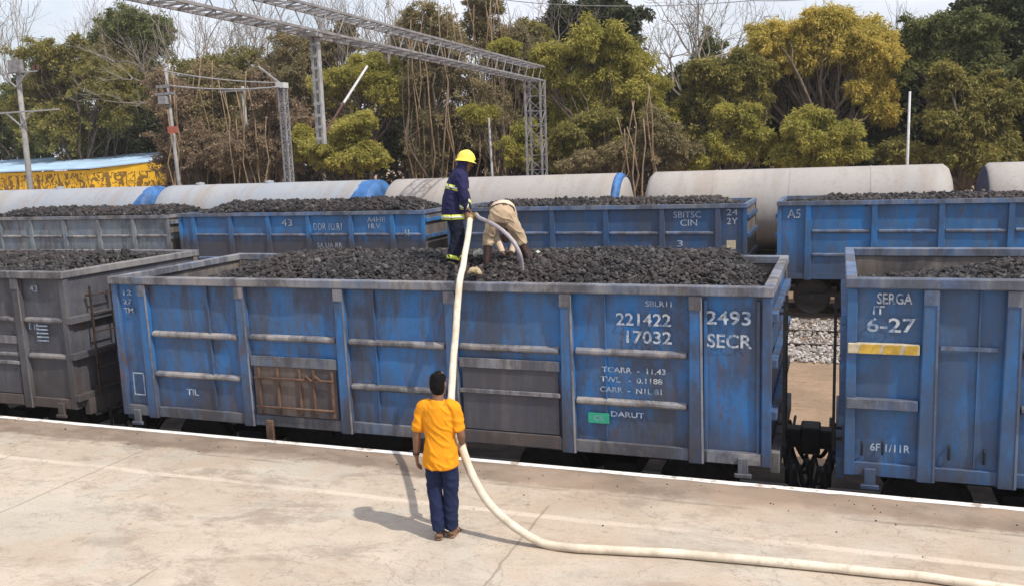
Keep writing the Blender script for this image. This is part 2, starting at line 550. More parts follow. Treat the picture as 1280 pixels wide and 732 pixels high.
def leaf_mat(name, a, b, c2, trans=.35, dk=.6):
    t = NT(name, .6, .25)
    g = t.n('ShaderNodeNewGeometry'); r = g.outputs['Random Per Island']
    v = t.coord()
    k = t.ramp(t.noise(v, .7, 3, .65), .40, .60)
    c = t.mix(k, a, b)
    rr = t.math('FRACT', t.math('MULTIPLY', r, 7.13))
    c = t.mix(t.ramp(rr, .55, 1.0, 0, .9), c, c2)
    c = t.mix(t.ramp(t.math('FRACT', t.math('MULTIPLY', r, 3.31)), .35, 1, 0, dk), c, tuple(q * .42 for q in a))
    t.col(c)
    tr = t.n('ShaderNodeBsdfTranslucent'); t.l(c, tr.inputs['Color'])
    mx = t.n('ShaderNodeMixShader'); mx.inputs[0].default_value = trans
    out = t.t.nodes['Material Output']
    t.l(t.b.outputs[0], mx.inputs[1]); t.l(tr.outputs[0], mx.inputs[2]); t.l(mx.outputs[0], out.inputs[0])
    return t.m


LEAF = {
    'olive': leaf_mat('olive_leaves', (.18, .175, .045), (.32, .28, .075), (.42, .36, .13), .4),
    'green': leaf_mat('green_leaves', (.12, .15, .048), (.20, .215, .07), (.30, .29, .115), .4),
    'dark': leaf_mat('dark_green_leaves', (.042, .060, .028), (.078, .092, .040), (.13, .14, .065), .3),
    'yellow': leaf_mat('yellow_leaves', (.50, .405, .09), (.70, .55, .14), (.50, .45, .13), .45, .35),
    'lime': leaf_mat('yellow_green_leaves', (.34, .315, .065), (.52, .455, .11), (.36, .35, .10), .45, .45),
    'brown': leaf_mat('dry_brown_leaves', (.23, .165, .11), (.34, .245, .155), (.46, .37, .24), .4),
    'tan': leaf_mat('dry_olive_leaves', (.23, .195, .085), (.36, .29, .15), (.46, .39, .24), .4),
    'scrub': leaf_mat('dark_scrub_leaves', (.045, .036, .024), (.065, .05, .03), (.09, .07, .04), .2),
}
M['bark'] = plain('grey_brown_bark', (.14, .11, .085), .95, .1, .35, 4)
M['bark_pale'] = plain('pale_bare_bark', (.27, .235, .20), .95, .1, .25, 4)
M['bark_dark'] = plain('dark_bark', (.06, .048, .04), .95, .1, .3, 4)
M['culm'] = plain('dry_stem', (.27, .19, .12), .85, .2, .3, 4)
M['sleeper'] = plain('concrete_sleeper', (.32, .30, .28), .9, .1, .3, 5)
M['railsteel'] = plain('brown_rail_steel', (.06, .045, .038), .6, .4, .3, 5)


# ------------------------------------------------------------------ camera, light, sky
cam_d = bpy.data.cameras.new('camera'); cam = bpy.data.objects.new('camera', cam_d); COL.objects.link(cam)
cam_d.sensor_fit = 'HORIZONTAL'; cam_d.sensor_width = 36; cam_d.lens = FPX / 1280 * 36
cam_d.clip_start = .05; cam_d.clip_end = 2000
r, d, f = CAM_R
mw = Matrix(((r[0], -d[0], -f[0], 0), (r[1], -d[1], -f[1], 0), (r[2], -d[2], -f[2], CAM_H), (0, 0, 0, 1)))
cam.matrix_world = mw
scene.camera = cam

SUN_DIR = Vector((1.254, -.43, 1.72)).normalized()
sl = bpy.data.lights.new('sun', 'SUN'); so = bpy.data.objects.new('sun', sl); COL.objects.link(so)
sl.energy = 3.9; sl.angle = R_(.9); sl.color = (1.0, .93, .83)
so.rotation_euler = SUN_DIR.to_track_quat('Z', 'Y').to_euler()

w = bpy.data.worlds.new('World'); scene.world = w; w.use_nodes = True
nt = w.node_tree
sky = nt.nodes.new('ShaderNodeTexSky'); sky.sky_type = 'NISHITA'; sky.sun_disc = False
sky.sun_elevation = math.asin(SUN_DIR.z); sky.sun_rotation = math.atan2(SUN_DIR.x, SUN_DIR.y)
sky.air_density = 1.2; sky.dust_density = 3.0; sky.ozone_density = 1.0
bg = nt.nodes['Background']; bg.inputs['Strength'].default_value = .145
tc = nt.nodes.new('ShaderNodeTexCoord')
mp = nt.nodes.new('ShaderNodeMapping'); mp.inputs['Scale'].default_value = (1, 1, 3.2)
nz = nt.nodes.new('ShaderNodeTexNoise'); nz.inputs['Scale'].default_value = 2.2; nz.inputs['Detail'].default_value = 6
nz.inputs['Roughness'].default_value = .55
mr = nt.nodes.new('ShaderNodeMapRange'); mr.interpolation_type = 'SMOOTHSTEP'
mr.inputs['From Min'].default_value = .33; mr.inputs['From Max'].default_value = .68
mr.inputs['To Min'].default_value = .35; mr.inputs['To Max'].default_value = .92
mx = nt.nodes.new('ShaderNodeMix'); mx.data_type = 'RGBA'
mx.inputs[7].default_value = (6.9, 7.0, 7.75, 1)
L = nt.links.new
L(tc.outputs['Generated'], mp.inputs[0]); L(mp.outputs[0], nz.inputs['Vector']); L(nz.outputs['Fac'], mr.inputs['Value'])
L(mr.outputs[0], mx.inputs[0]); L(sky.outputs[0], mx.inputs[6]); L(mx.outputs[2], bg.inputs['Color'])

vs_ = scene.view_settings
vs_.view_transform = 'Standard'; vs_.look = 'None'; vs_.exposure = 0.12; vs_.gamma = 1
scene.cycles.volume_bounces = 0; scene.cycles.max_bounces = 6; scene.cycles.diffuse_bounces = 3; scene.cycles.transmission_bounces = 3
scene.cycles.use_denoising = True

# ------------------------------------------------------------------ thin dusty air over the yard
hm = bpy.data.materials.new('dusty_air'); hm.use_nodes = True
hm.node_tree.nodes.remove(hm.node_tree.nodes['Principled BSDF'])
pv = hm.node_tree.nodes.new('ShaderNodeVolumePrincipled')
pv.inputs['Color'].default_value = (.93, .93, .95, 1); pv.inputs['Density'].default_value = .0004
hm.node_tree.links.new(pv.outputs[0], hm.node_tree.nodes['Material Output'].inputs['Volume'])
_m = MB(); _m.box(-190, 150, -18, 150, -2.6, 32)
tag(_m.build('haze', hm), 'thin pale dusty air over the yard', 'haze', kind='stuff')

# ------------------------------------------------------------------ setting
GZ = -1.12           # ground between the tracks
RAIL = -1.0          # rail head
YW = 10.45           # near side of the first train


def grid(x0, x1, y0, y1, z, nx, ny, amp=0, sc=.3, seed=0):
    xs = np.linspace(x0, x1, nx); ys = np.linspace(y0, y1, ny)
    v = []
    for yy in ys:
        for xx in xs:
            v.append((xx, yy, z + (amp * mnoise.noise(Vector((xx * sc + seed, yy * sc, seed))) if amp else 0)))
    f = [(j * nx + i, j * nx + i + 1, (j + 1) * nx + i + 1, (j + 1) * nx + i) for j in range(ny - 1) for i in range(nx - 1)]
    return v, f


m = MB(); m.add(*grid(-400, 400, -60, 600, GZ - .05, 3, 3)); tag(m.build('ground', M['soil']), kind='structure')
m = MB(); m.add(*grid(-40, 20, 14.2, 36, GZ + .0, 90, 50, .06, .5)); tag(m.build('soil_between_tracks', M['soil'], smooth=True), kind='structure')
m = MB(); m.box(-60, 40, -14, 10.19, -1.6, 0); tag(m.build('platform', M['platform'], bevel=.01), kind='structure')
m = MB()
v = []; nx = 700
for i in range(nx):
    x = -60 + 100 * i / (nx - 1)
    j = .02 * mnoise.noise(Vector((x * 2.1, 0, 0))) + .022 * mnoise.noise(Vector((x * 8.1, 5, 0)))
    v += [(x, 10.085 + j, .004), (x, 10.192, .004)]
m.add(v, [(2 * i, 2 * i + 2, 2 * i + 3, 2 * i + 1) for i in range(nx - 1)])
tag(m.build('platform_edge_line', M['edge']), kind='structure')


m = MB(); m.add(*grid(-60, 40, 10.19, 14.0, GZ + .07, 120, 8, .05, 1.1, 3)); tag(m.build('track_bed', M['bed'], smooth=True), kind='structure')


def track(yc, name):
    m = MB()
    for s in (-.838 - .035, .838 + .035):
        y = yc + s
        m.box(-60, 40, y - .035, y + .035, RAIL - .03, RAIL)
        m.box(-60, 40, y - .01, y + .01, RAIL - .13, RAIL - .031)
        m.box(-60, 40, y - .07, y + .07, RAIL - .15, RAIL - .131)
    tag(m.build(name, M['railsteel']), kind='structure')
    m = MB()
    for i in range(int(60 / .62)):
        x = -44 + i * .62
        m.box(x - .13, x + .13, yc - 1.37, yc + 1.37, RAIL - .36, RAIL - .152)
    tag(m.build('track_sleepers', M['sleeper'] if yc > 20 else M['steel_dark']), kind='structure')  # near sleepers take the dark steel colour in place of under-wagon shade


for yc in (YW + 1.6, 23.72, 28.1, 33.0):
    track(yc, 'railway_track')


ICO_V = []
_p = (1 + 5 ** .5) / 2
ICO_V = np.array([(-1, _p, 0), (1, _p, 0), (-1, -_p, 0), (1, -_p, 0), (0, -1, _p), (0, 1, _p), (0, -1, -_p), (0, 1, -_p),
                  (_p, 0, -1), (_p, 0, 1), (-_p, 0, -1), (-_p, 0, 1)]) / math.sqrt(1 + _p * _p)
ICO_F = np.array([(0, 11, 5), (0, 5, 1), (0, 1, 7), (0, 7, 10), (0, 10, 11), (1, 5, 9), (5, 11, 4), (11, 10, 2), (10, 7, 6), (7, 1, 8),
                  (3, 9, 4), (3, 4, 2), (3, 2, 6), (3, 6, 8), (3, 8, 9), (4, 9, 5), (2, 4, 11), (6, 2, 10), (8, 6, 7), (9, 8, 1)])


def lumps(cent, rad, rng, squash=.9):
    n = len(cent)
    # random rotation via random orthonormal frames
    a = rng.normal(size=(n, 3)); a /= np.linalg.norm(a, axis=1)[:, None]
    b = rng.normal(size=(n, 3)); b -= a * (a * b).sum(1)[:, None]; b /= np.linalg.norm(b, axis=1)[:, None]
    c = np.cross(a, b)
    V = ICO_V[None] * (1 + rng.uniform(-.36, .30, size=(n, 12, 1)))
    V = V * rng.uniform(.7, 1.2, size=(n, 1, 3))
    W = V[..., 0:1] * a[:, None] + V[..., 1:2] * b[:, None] + V[..., 2:3] * c[:, None]
    W[..., 2] *= squash
    W = W * rad[:, None, None] + cent[:, None]
    F = ICO_F[None] + (np.arange(n) * 12)[:, None, None]
    return W.reshape(-1, 3), F.reshape(-1, 3)


def heap(name, x0, x1, y0, y1, hf, n, r0, r1, seed, mat, org, label):
    """lumps laid over an uneven pile surface hf(x, y); one loose mass"""
    rng = np.random.default_rng(seed)
    gx, gy = max(8, int((x1 - x0) / .15)), max(8, int((y1 - y0) / .15))
    xs = np.linspace(x0, x1, gx); ys = np.linspace(y0, y1, gy)
    X, Y = np.meshgrid(xs, ys)
    Z = hf(X, Y) - .03
    bv = np.stack([X.ravel(), Y.ravel(), Z.ravel()], 1)
    idx = np.arange(gx * gy).reshape(gy, gx)
    q = np.stack([idx[:-1, :-1], idx[:-1, 1:], idx[1:, 1:], idx[1:, :-1]], -1).reshape(-1, 4)
    bf = np.concatenate([q[:, [0, 1, 2]], q[:, [0, 2, 3]]])
    x = rng.uniform(x0 + r1 * .5, x1 - r1 * .5, n); y = rng.uniform(y0 + r1 * .5, y1 - r1 * .5, n)
    rad = r0 + (r1 - r0) * rng.random(n) ** 2.0
    z = hf(x, y) + rng.uniform(-.75, .75, n) * rad
    lv, lf = lumps(np.stack([x, y, z], 1), rad, rng)
    V = np.concatenate([bv, lv]) - np.array(org)
    F = np.concatenate([bf, lf + len(bv)])
    me = np_mesh(name, V, F)
    o = link(name, me, mat); o.location = org
    return tag(o, label, 'coal', kind='stuff')


def fbm(x, y, seed, sc):
    """cheap smooth noise for pile surfaces"""
    rng = np.random.default_rng(seed)
    z = 0
    for k in range(6):
        fx, fy = rng.normal(size=2) * sc * (1 + k * .7); p = rng.uniform(0, 6.28)
        z = z + np.sin(x * fx + y * fy + p) / (1 + k * .7)
    return z / 2.5


def sstep(a, b, t):
    u = np.clip((t - a) / (b - a), 0, 1)
    return u * u * (3 - 2 * u)


# loose stone beside the empty track, seen through the gap between wagons
rng = np.random.default_rng(3)
n = 11000
x = rng.uniform(-9, 7, n); y = np.concatenate([rng.uniform(21.2, 22.6, n // 3), rng.uniform(21.9, 26.4, n - n // 3)])
keep = np.ones(n, bool)
for s in (-.873, .873): keep &= np.abs(y - (23.72 + s)) > .11
x, y = x[keep], y[keep]
rad = rng.uniform(.028, .06, len(x))
z = GZ + .02 * np.ones(len(x)) + .05 * sstep(21.8, 22.6, y) + rad * .3
lv, lf = lumps(np.stack([x, y, z], 1), rad, rng)
o = link('ballast', np_mesh('ballast', lv, lf), M['ballast'])
tag(o, 'loose pale ballast stones around the empty middle track', 'ballast', kind='stuff')


rng = np.random.default_rng(9)
n = 260
x = rng.uniform(-16, 5, n); y = 10.05 - np.abs(rng.normal(size=n)) * .55
lv, lf = lumps(np.stack([x, y, .004 + np.zeros(n)], 1), .003 + .011 * rng.random(n) ** 3, rng)
o = link('coal_crumbs', np_mesh('coal_crumbs', lv, lf), M['coal_bed'])
tag(o, 'tiny coal crumbs scattered along the platform edge', 'coal', kind='stuff')


# ------------------------------------------------------------------ lettering
def lettering(text, px, py, Y, height, mat, parent, name='lettering', spacing=1.0, bold=.0, align='CENTER', width=None):
    """flat painted characters on a wall facing the platform"""
    cu = bpy.data.curves.new(name, 'FONT')
    cu.body = text; cu.size = height * 1.38; cu.align_x = align; cu.align_y = 'CENTER'
    cu.space_character = spacing; cu.offset = (.022 * height) if bold is None else bold; cu.resolution_u = 3
    o = bpy.data.objects.new(name, cu); COL.objects.link(o)
    dg = bpy.context.evaluated_depsgraph_get()
    me = bpy.data.meshes.new_from_object(o.evaluated_get(dg))
    COL.objects.unlink(o); bpy.data.objects.remove(o)
    p = at(px, py, Y) if px is not None else py
    org = parent['_org']
    k = 1.0
    if width and len(me.vertices):
        xs = [q.co.x for q in me.vertices]; k = width / max(1e-6, max(xs) - min(xs))
    for q in me.vertices:
        x, y = q.co.x * k, q.co.y
        q.co = (p[0] + x - org[0], Y - org[1], p[2] + y - org[2])
    me.update()
    return link(name, me, mat, parent)


def smooth_path(P, sub=8):
    P = [np.array(p, float) for p in P]; out = []
    for i in range(len(P) - 1):
        p0, p1, p2, p3 = P[max(i - 1, 0)], P[i], P[i + 1], P[min(i + 2, len(P) - 1)]
        for k in range(sub):
            t = k / sub
            out.append(.5 * ((2 * p1) + (-p0 + p2) * t + (2 * p0 - 5 * p1 + 4 * p2 - p3) * t * t + (-p0 + 3 * p1 - 3 * p2 + p3) * t ** 3))
    out.append(P[-1]); return out


# ------------------------------------------------------------------ open coal wagon
def wagon(label, x0, x1, yn, ztop, st, mats, stiff=(1.43, .79), zb=.10, width=3.2, doors=(), near=True, ledge_break=(), far_detail=True, seed=0, skip_stiff=(), name='coal_wagon'):
    """st: x of the side stanchions between the corner posts"""
    W, RIM, LED, SILL = mats
    yf = yn + width
    org = ((x0 + x1) / 2, (yn + yf) / 2, RAIL)
    t = root(name, org)
    tag(t, label, 'railway wagon')
    bv = .008 if near else 0
    wy = .09 if near else .09         # wall plate set back behind the stanchions
    rng = random.Random(seed)

    def plate(xa, xb, y, flip, amp):
        nx = max(2, int((xb - xa) / (.16 if near else .5))); nz = 13 if near else 5
        v = []
        for j in range(nz):
            for i in range(nx):
                xx = xa + (xb - xa) * i / (nx - 1); zz = zb + .1 + (ztop - .03 - zb - .1) * j / (nz - 1)
                v.append((xx, y + amp * mnoise.noise(Vector((xx * 1.7 + seed * 9, zz * 1.9, seed))) + amp * .5 * mnoise.noise(Vector((xx * 4 + seed, zz * 3, seed + 4))), zz))
        f = [(j * nx + i, j * nx + i + 1, (j + 1) * nx + i + 1, (j + 1) * nx + i) for j in range(nz - 1) for i in range(nx - 1)]
        # thickness
        v2 = [(a, b + (.014 if not flip else -.014), c) for a, b, c in v]
        k = len(v)
        f2 = [tuple(q + k for q in reversed(z)) for z in f]
        return v + v2, f + f2
    m = MB(); m.add(*plate(x0, x1, yn + wy, False, .022 if near else .012)); m.build('side_wall', W, t, smooth=True)
    m = MB(); m.add(*plate(x0, x1, yf - wy, True, .02)); m.build('side_wall', M['inner'], t, smooth=True)
    # inner lining of the near wall is the same plate's back; end walls
    for xe, s in ((x0, 1), (x1, -1)):
        m = MB(); m.box(xe + s * .03, xe + s * .045, yn + wy + .016, yf - wy - .016, zb + .1, ztop - .04)
        m.build('end_wall', M['inner'] if not near else W, t)
        m = MB(); m.box(xe + s * .047, xe + s * .055, yn + wy + .03, yf - wy - .03, zb + .16, ztop - .05)
        m.build('end_lining', M['inner'], t)
    m = MB(); m.box(x0 + .03, x1 - .03, yn + .12, yf - .12, zb + .02, zb + .09); m.build('floor', M['inner'], t)
    # rim
    rw, rh = .125, .115
    m = MB()
    m.box(x0 - .02, x1 + .02, yn - .012, yn + rw, ztop - rh, ztop)
    m.box(x0 - .02, x1 + .02, yf - rw, yf + .012, ztop - rh, ztop)
    m.box(x0 - .02, x0 + rw - .02, yn + rw + .001, yf - rw - .001, ztop - rh, ztop - .002)
    m.box(x1 - rw + .02, x1 + .02, yn + rw + .001, yf - rw - .001, ztop - rh, ztop - .002)
    m.build('top_rim', RIM, t, bevel=.012 if near else 0)
    # corner posts
    for xe, s in ((x0, 1), (x1, -1)):
        for yy, sy in ((yn, 1), (yf, -1)):
            m = MB()
            m.box(min(xe, xe + s * .11), max(xe, xe + s * .11), min(yy + sy * .03, yy + sy * .13), max(yy + sy * .03, yy + sy * .13), zb, ztop - rh - .002)
            m.build('corner_post', W if sy == 1 else M['inner'], t, bevel=bv)
    # sills
    for yy, sy in ((yn, 1), (yf, -1)):
        m = MB()
        a, b = sorted((yy + sy * .045, yy + sy * .17))
        m.box(x0 + .02, x1 - .02, a, b, zb, zb + .16)
        m.build('sill', SILL, t, bevel=bv)
    # stanchions, tapered hat sections
    wst = .085
    for yy, sy in ((yn, 1), (yf, -1)):
        if sy == -1 and not near: continue
        for xs in st:
            m = MB()
            y_top = yy; y_bot = yy + sy * .02; yb = yy + sy * (wy - .002)
            hw0, hw1 = wst * .8, wst
            zt = ztop - rh - .002; z0_ = zb - .02
            lo = [(xs - hw1 - .02, yb, z0_), (xs - hw1, y_bot, z0_), (xs + hw1, y_bot, z0_), (xs + hw1 + .02, yb, z0_)]
            hi = [(xs - hw0 - .012, yb, zt), (xs - hw0, y_top + sy * .004, zt), (xs + hw0, y_top + sy * .004, zt), (xs + hw0 + .012, yb, zt)]
            if sy == -1: lo.reverse(); hi.reverse()
            m.hexa(lo, hi)
            so_ = m.build('stanchion', W, t, bevel=bv)
            # pale strips that paint in the sun-lit side face of each stanchion
            if near and sy == 1:
                m = MB()
                m.hexa([(xs + hw1 - .012, y_bot - .006, z0_ + .01), (xs + hw1 + .012, y_bot - .006, z0_ + .01), (xs + hw1 + .012, y_bot + .004, z0_ + .01), (xs + hw1 - .012, y_bot + .004, z0_ + .01)],
                       [(xs + hw0 - .012, y_top - .002, zt - .01), (xs + hw0 + .012, y_top - .002, zt - .01), (xs + hw0 + .012, y_top + .008, zt - .01), (xs + hw0 - .012, y_top + .008, zt - .01)])
                m.build('side_lit_strip', LED, so_)
                m = MB(); m.box(xs - hw0 - .004, xs + hw0 + .004, y_top - .004, y_top + .02, zt - .17, zt - .004)
                m.build('cap_plate', RIM, so_)
    # stiffener ledges, one per bay
    xsall = [x0 + .10] + list(st) + [x1 - .10]
    for yy, sy in ((yn, 1), (yf, -1)):
        if sy == -1 and not near: continue
        for bi in range(len(xsall) - 1):
            a = xsall[bi] + (wst + .025 if bi else .02); b = xsall[bi + 1] - (wst + .025 if bi < len(xsall) - 2 else .02)
            if bi in (0, len(xsall) - 2) and b - a < .72: continue
            for zi, zs in enumerate(stiff):
                if sy == 1 and (bi, zi) in skip_stiff: continue
                m = MB()
                zj = zs + rng.uniform(-.012, .012)
                p, q = yy + sy * .03, yy + sy * (wy - .004)
                pl, ql = sorted((p, q))
                m.hexa([(a, pl, zj - .04), (b, pl, zj - .04), (b, ql, zj - .075 if sy == 1 else zj - .04), (a, ql, zj - .075 if sy == 1 else zj - .04)],
                       [(a, pl, zj), (b, pl, zj), (b, ql, zj + .03), (a, ql, zj + .03)])
                m.build('stiffener', LED, t, bevel=.006 if near else 0)
    if near:
        for bi in range(1, len(xsall) - 2):
            if any(bi == q[0] for q in doors): continue
            xs_ = xsall[bi] + (xsall[bi + 1] - xsall[bi]) * rng.uniform(.3, .7)
            m = MB(); m.box(xs_ - .007, xs_ + .007, yn + wy - .034, yn + wy + .01, zb + .2, ztop - .13); m.build('weld_seam', W, t)
    # drop doors
    for (bi, kind) in doors:
        a = xsall[bi] + .13; b = xsall[bi + 1] - .13
        if kind == 'rust':
            z0_, z1_ = zb + .17, zb + .92
            m = MB(); m.box(a, b, yn + .045, yn + wy - .03, z0_, z1_); dr = m.build('drop_door', M['door_rust'], t, bevel=.006)
            tag(dr, 'rusty brown drop door with bars')
            m = MB(); m.box(a - .03, b + .03, yn + .025, yn + .043, z1_ - .02, z1_ + .13); m.build('door_lintel', SILL, dr, bevel=.005)
            for k, xx in enumerate((a + .10, a + .42, (a + b) / 2 + .10, b - .36, b - .06)):
                m = MB(); m.box(xx - .018, xx + .018, yn + .012, yn + .043, z0_ + .03, z1_ - .04); m.build('door_bar', M['rust_bar'], dr, bevel=.004)
            for zz in (z0_ + .13, z1_ - .19):
                m = MB(); m.cyl((a + .03, yn + .004, zz), (b - .02, yn - .006, zz + .01), .017, 8); m.build('hinge_rod', M['rust_bar'], dr, smooth=True)
            m = MB(); m.tube([(b - .50, yn, z1_ - .20), (b - .44, yn - .03, z1_ - .12), (b - .36, yn - .02, z1_ - .19), (b - .3, yn - .03, z1_ - .11), (b - .2, yn, z1_ - .2)], .016, 6)
            m.build('latch', M['rust_bar'], dr)
            m = MB(); m.box(a + .17, a + .29, yn - .01, yn + .04, zb - .28, zb + .10); m.build('door_prop', M['rust_bar'], dr, bevel=.008)
        else:
            z0_, z1_ = zb + .20, zb + 1.04
            m = MB(); m.box(a, b, yn + .05, yn + wy - .03, z0_, z1_); dr = m.build('drop_door', M['door_grey'], t, bevel=.006)
            tag(dr, 'sooty grey drop door')
            m = MB(); m.box(a - .03, b + .03, yn + .03, yn + .048, z1_ + .0, z1_ + .13); m.build('door_lintel', RIM, dr, bevel=.005)
            m = MB(); m.box(a - .03, b + .03, yn + .015, yn + .048, zb + .70, zb + .755); m.build('door_ledge', M['ledge'], dr, bevel=.005)
            m = MB(); m.box(a - .02, b + .02, yn + .02, yn + .048, zb + .02, zb + .19); m.build('door_lintel', M['door_rust'], dr, bevel=.005)
    # end ribs and ladder, coupler, brake hoses
    for xe, s in ((x0, -1), (x1, 1)):
        for zz in (stiff + (zb + .2,) if seed == 2 else (zb + .62, zb + 1.25, zb + 1.80)):
            m = MB(); a, b = sorted((xe - s * .028, xe + s * (.085 if seed == 2 else .06))); m.box(a, b, yn + (.02 if seed == 2 else .14), yf - .14, zz - .065, zz + .045); m.build('end_rib', W, t, bevel=bv)
        for yy in ((yn + .55, yn + 1.0) if near else ()):
            pass
        if near:
            ya, yb = (yn + .42, yn + .86)
            m = MB()
            for yy in (ya, yb): m.bar((xe + s * .12, yy, zb + .15), (xe + s * .12, yy, zb + 1.95), .035, .02)
            for k in range(6): m.cyl((xe + s * .12, ya, zb + .3 + k * .3), (xe + s * .12, yb, zb + .3 + k * .3), .013, 6)
            for yy in (ya, yb):
                for zz in (zb + .3, zb + 1.8): m.bar((xe + s * .02, yy, zz), (xe + s * .12, yy, zz), .03)
            m.build('ladder', M['ladder_dark'] if x1 < -11 else M['steel_dark'], t)
        yc = org[1]
        m = MB(); a, b = sorted((xe - s * .02, xe + s * .09)); m.box(a, b, yn + .2, yf - .2, zb - .12, zb + .14); m.build('headstock', SILL if near else M['steel_dark'], t, bevel=bv)
        m = MB()
        m.box(min(xe + s * .05, xe + s * .30), max(xe + s * .05, xe + s * .30), yc - .12, yc + .12, -.10, .15)
        m.box(min(xe + s * .28, xe + s * .425), max(xe + s * .28, xe + s * .425), yc - .20, yc + .17, -.16, .20)
        m.bar((xe + s * .1, yc - .5, .02), (xe + s * .1, yc + .5, .02), .05)
        m.bar((xe + s * .16, yc - 1.25, -.02), (xe + s * .16, yc + 1.2, -.05), .04); m.bar((xe + s * .2, yc - 1.1, .06), (xe + s * .2, yc - 1.1, -.28), .05); m.box(xe + s * .2 - .07, xe + s * .2 + .07, yc - 1.0, yc - .8, -.30, -.08)
        m.build('coupler', M['steel_dark'], t, bevel=.02)
        for k, yy in enumerate((yc - .78, yc - .52, yc - .30, yc + .34, yc + .62) if near else (yc - .5,)):
            q = xe + s * .1
            dz = rng.uniform(.75, 1.25); dx = rng.uniform(.7, 1.2)
            m = MB(); m.tube(smooth_path([(q, yy, .05), (q + s * .05 * dx, yy, -.16 * dz), (q + s * .13 * dx, yy - .02, -.34 * dz), (q + s * .22 * dx, yy - .03, -.44 * dz), (q + s * .30 * dx, yy - .03, -.38 * dz), (q + s * .37 * dx, yy - .03, -.10)], 4), rng.choice((.018, .026, .03)), 7)
            m.build('brake_hose', M['rubber'], t, smooth=True)
    # small brackets hanging from the near sill
    if near:
        for xx in (x0 + .28, x1 - .32):
            m = MB(); m.box(xx - .06, xx + .06, yn + .0, yn + .044, zb - .10, zb + .10); m.box(xx - .10, xx + .10, yn - .015, yn + .03, zb - .14, zb - .09)
            m.build('tie_down_bracket', SILL, t, bevel=.006)
    # bogies
    for xb in (x0 + 1.95, x1 - 1.95):
        m = MB(); yc = org[1]
        for sy in (-1, 1):
            y = yc + sy * 1.0
            m.box(xb - .55, xb + .55, y - .09, y + .09, RAIL + .52, RAIL + .66)
            m.hexa([(xb - 1.35, y - .08, RAIL + .40), (xb - .55, y - .08, RAIL + .30), (xb - .55, y + .08, RAIL + .30), (xb - 1.35, y + .08, RAIL + .40)],
                   [(xb - 1.35, y - .08, RAIL + .58), (xb - .55, y - .08, RAIL + .64), (xb - .55, y + .08, RAIL + .64), (xb - 1.35, y + .08, RAIL + .58)])
            m.hexa([(xb + .55, y - .08, RAIL + .30), (xb + 1.35, y - .08, RAIL + .40), (xb + 1.35, y + .08, RAIL + .40), (xb + .55, y + .08, RAIL + .30)],
                   [(xb + .55, y - .08, RAIL + .64), (xb + 1.35, y - .08, RAIL + .58), (xb + 1.35, y + .08, RAIL + .58), (xb + .55, y + .08, RAIL + .64)])
            m.box(xb - .45, xb + .45, y - .07, y + .07, RAIL + .2, RAIL + .31)
            for q in (-.25, 0, .25): m.cyl((xb + q, y, RAIL + .31), (xb + q, y, RAIL + .53), .07, 10)
        m.box(xb - .22, xb + .22, yc - 1.05, yc + 1.05, RAIL + .6, RAIL + .82)
        m.box(xb - .4, xb + .4, yc - .4, yc + .4, RAIL + .82, RAIL + 1.02)
        bg_ = m.build('bogie', M['steel_dark'], t)
        for q in (-1.0, 1.0):
            m = MB()
            for sy in (-1, 1):
                m.lathe([(.0, -.07), (.1, -.07), (.12, -.03), (.40, -.03), (.5, -.06), (.5, .05), (.53, .06), (.53, .09), (.0, .09)], (xb + q, yc + sy * .84 , RAIL + .5), 'y', 22)
            m.cyl((xb + q, yc - 1.1, RAIL + .5), (xb + q, yc + 1.1, RAIL + .5), .07, 10)
            m.build('wheelset', M['wheel'], bg_, smooth=False)
    m = MB(); m.box(x0 + .1, x1 - .1, org[1] - .22, org[1] + .22, zb - .24, zb + .015); m.box(x0 + 3.5, x0 + 4.6, yn + .5, yn + 1.0, zb - .45, zb - .05)
    m.build('underframe', M['steel_dark'], t)
    return t


NEAR_ST = (-9.86, -8.09, -6.45, -4.78, -3.19, -1.58)
w_mid = wagon('faded blue open coal wagon with two men on its load and a rusty drop door', -10.45, -.70, YW, 2.27, NEAR_ST,
              (M['blue'], M['rim'], M['ledge'], M['sill']), doors=((2, 'rust'), (4, 'grey')), seed=1, skip_stiff=((2, 1), (4, 1)))
w_left = wagon('dirty grey open coal wagon at the left edge of the nearest train', -21.15, -11.40, YW, 2.33,
               (-20.6, -18.9, -17.3, -15.7, -14.1, -12.42),
               (M['grey_blue'], M['rim_dark'], M['rim_dark'], M['door_rust']), doors=((5, 'grey'),), stiff=(1.56, .98), seed=2)
w_right = wagon('bright blue open coal wagon with a yellow and cream band, at the right edge', .11, 9.86, YW, 2.39,
                (.965, 1.77, 3.4, 5.0, 6.6, 8.2, 9.0), (M['blue_bright'], M['rim_blue'], M['rim_blue'], M['blue_bright']),
                stiff=(1.60, .99), seed=3, skip_stiff=((1, 0), (1, 1), (0, 0), (0, 1)))
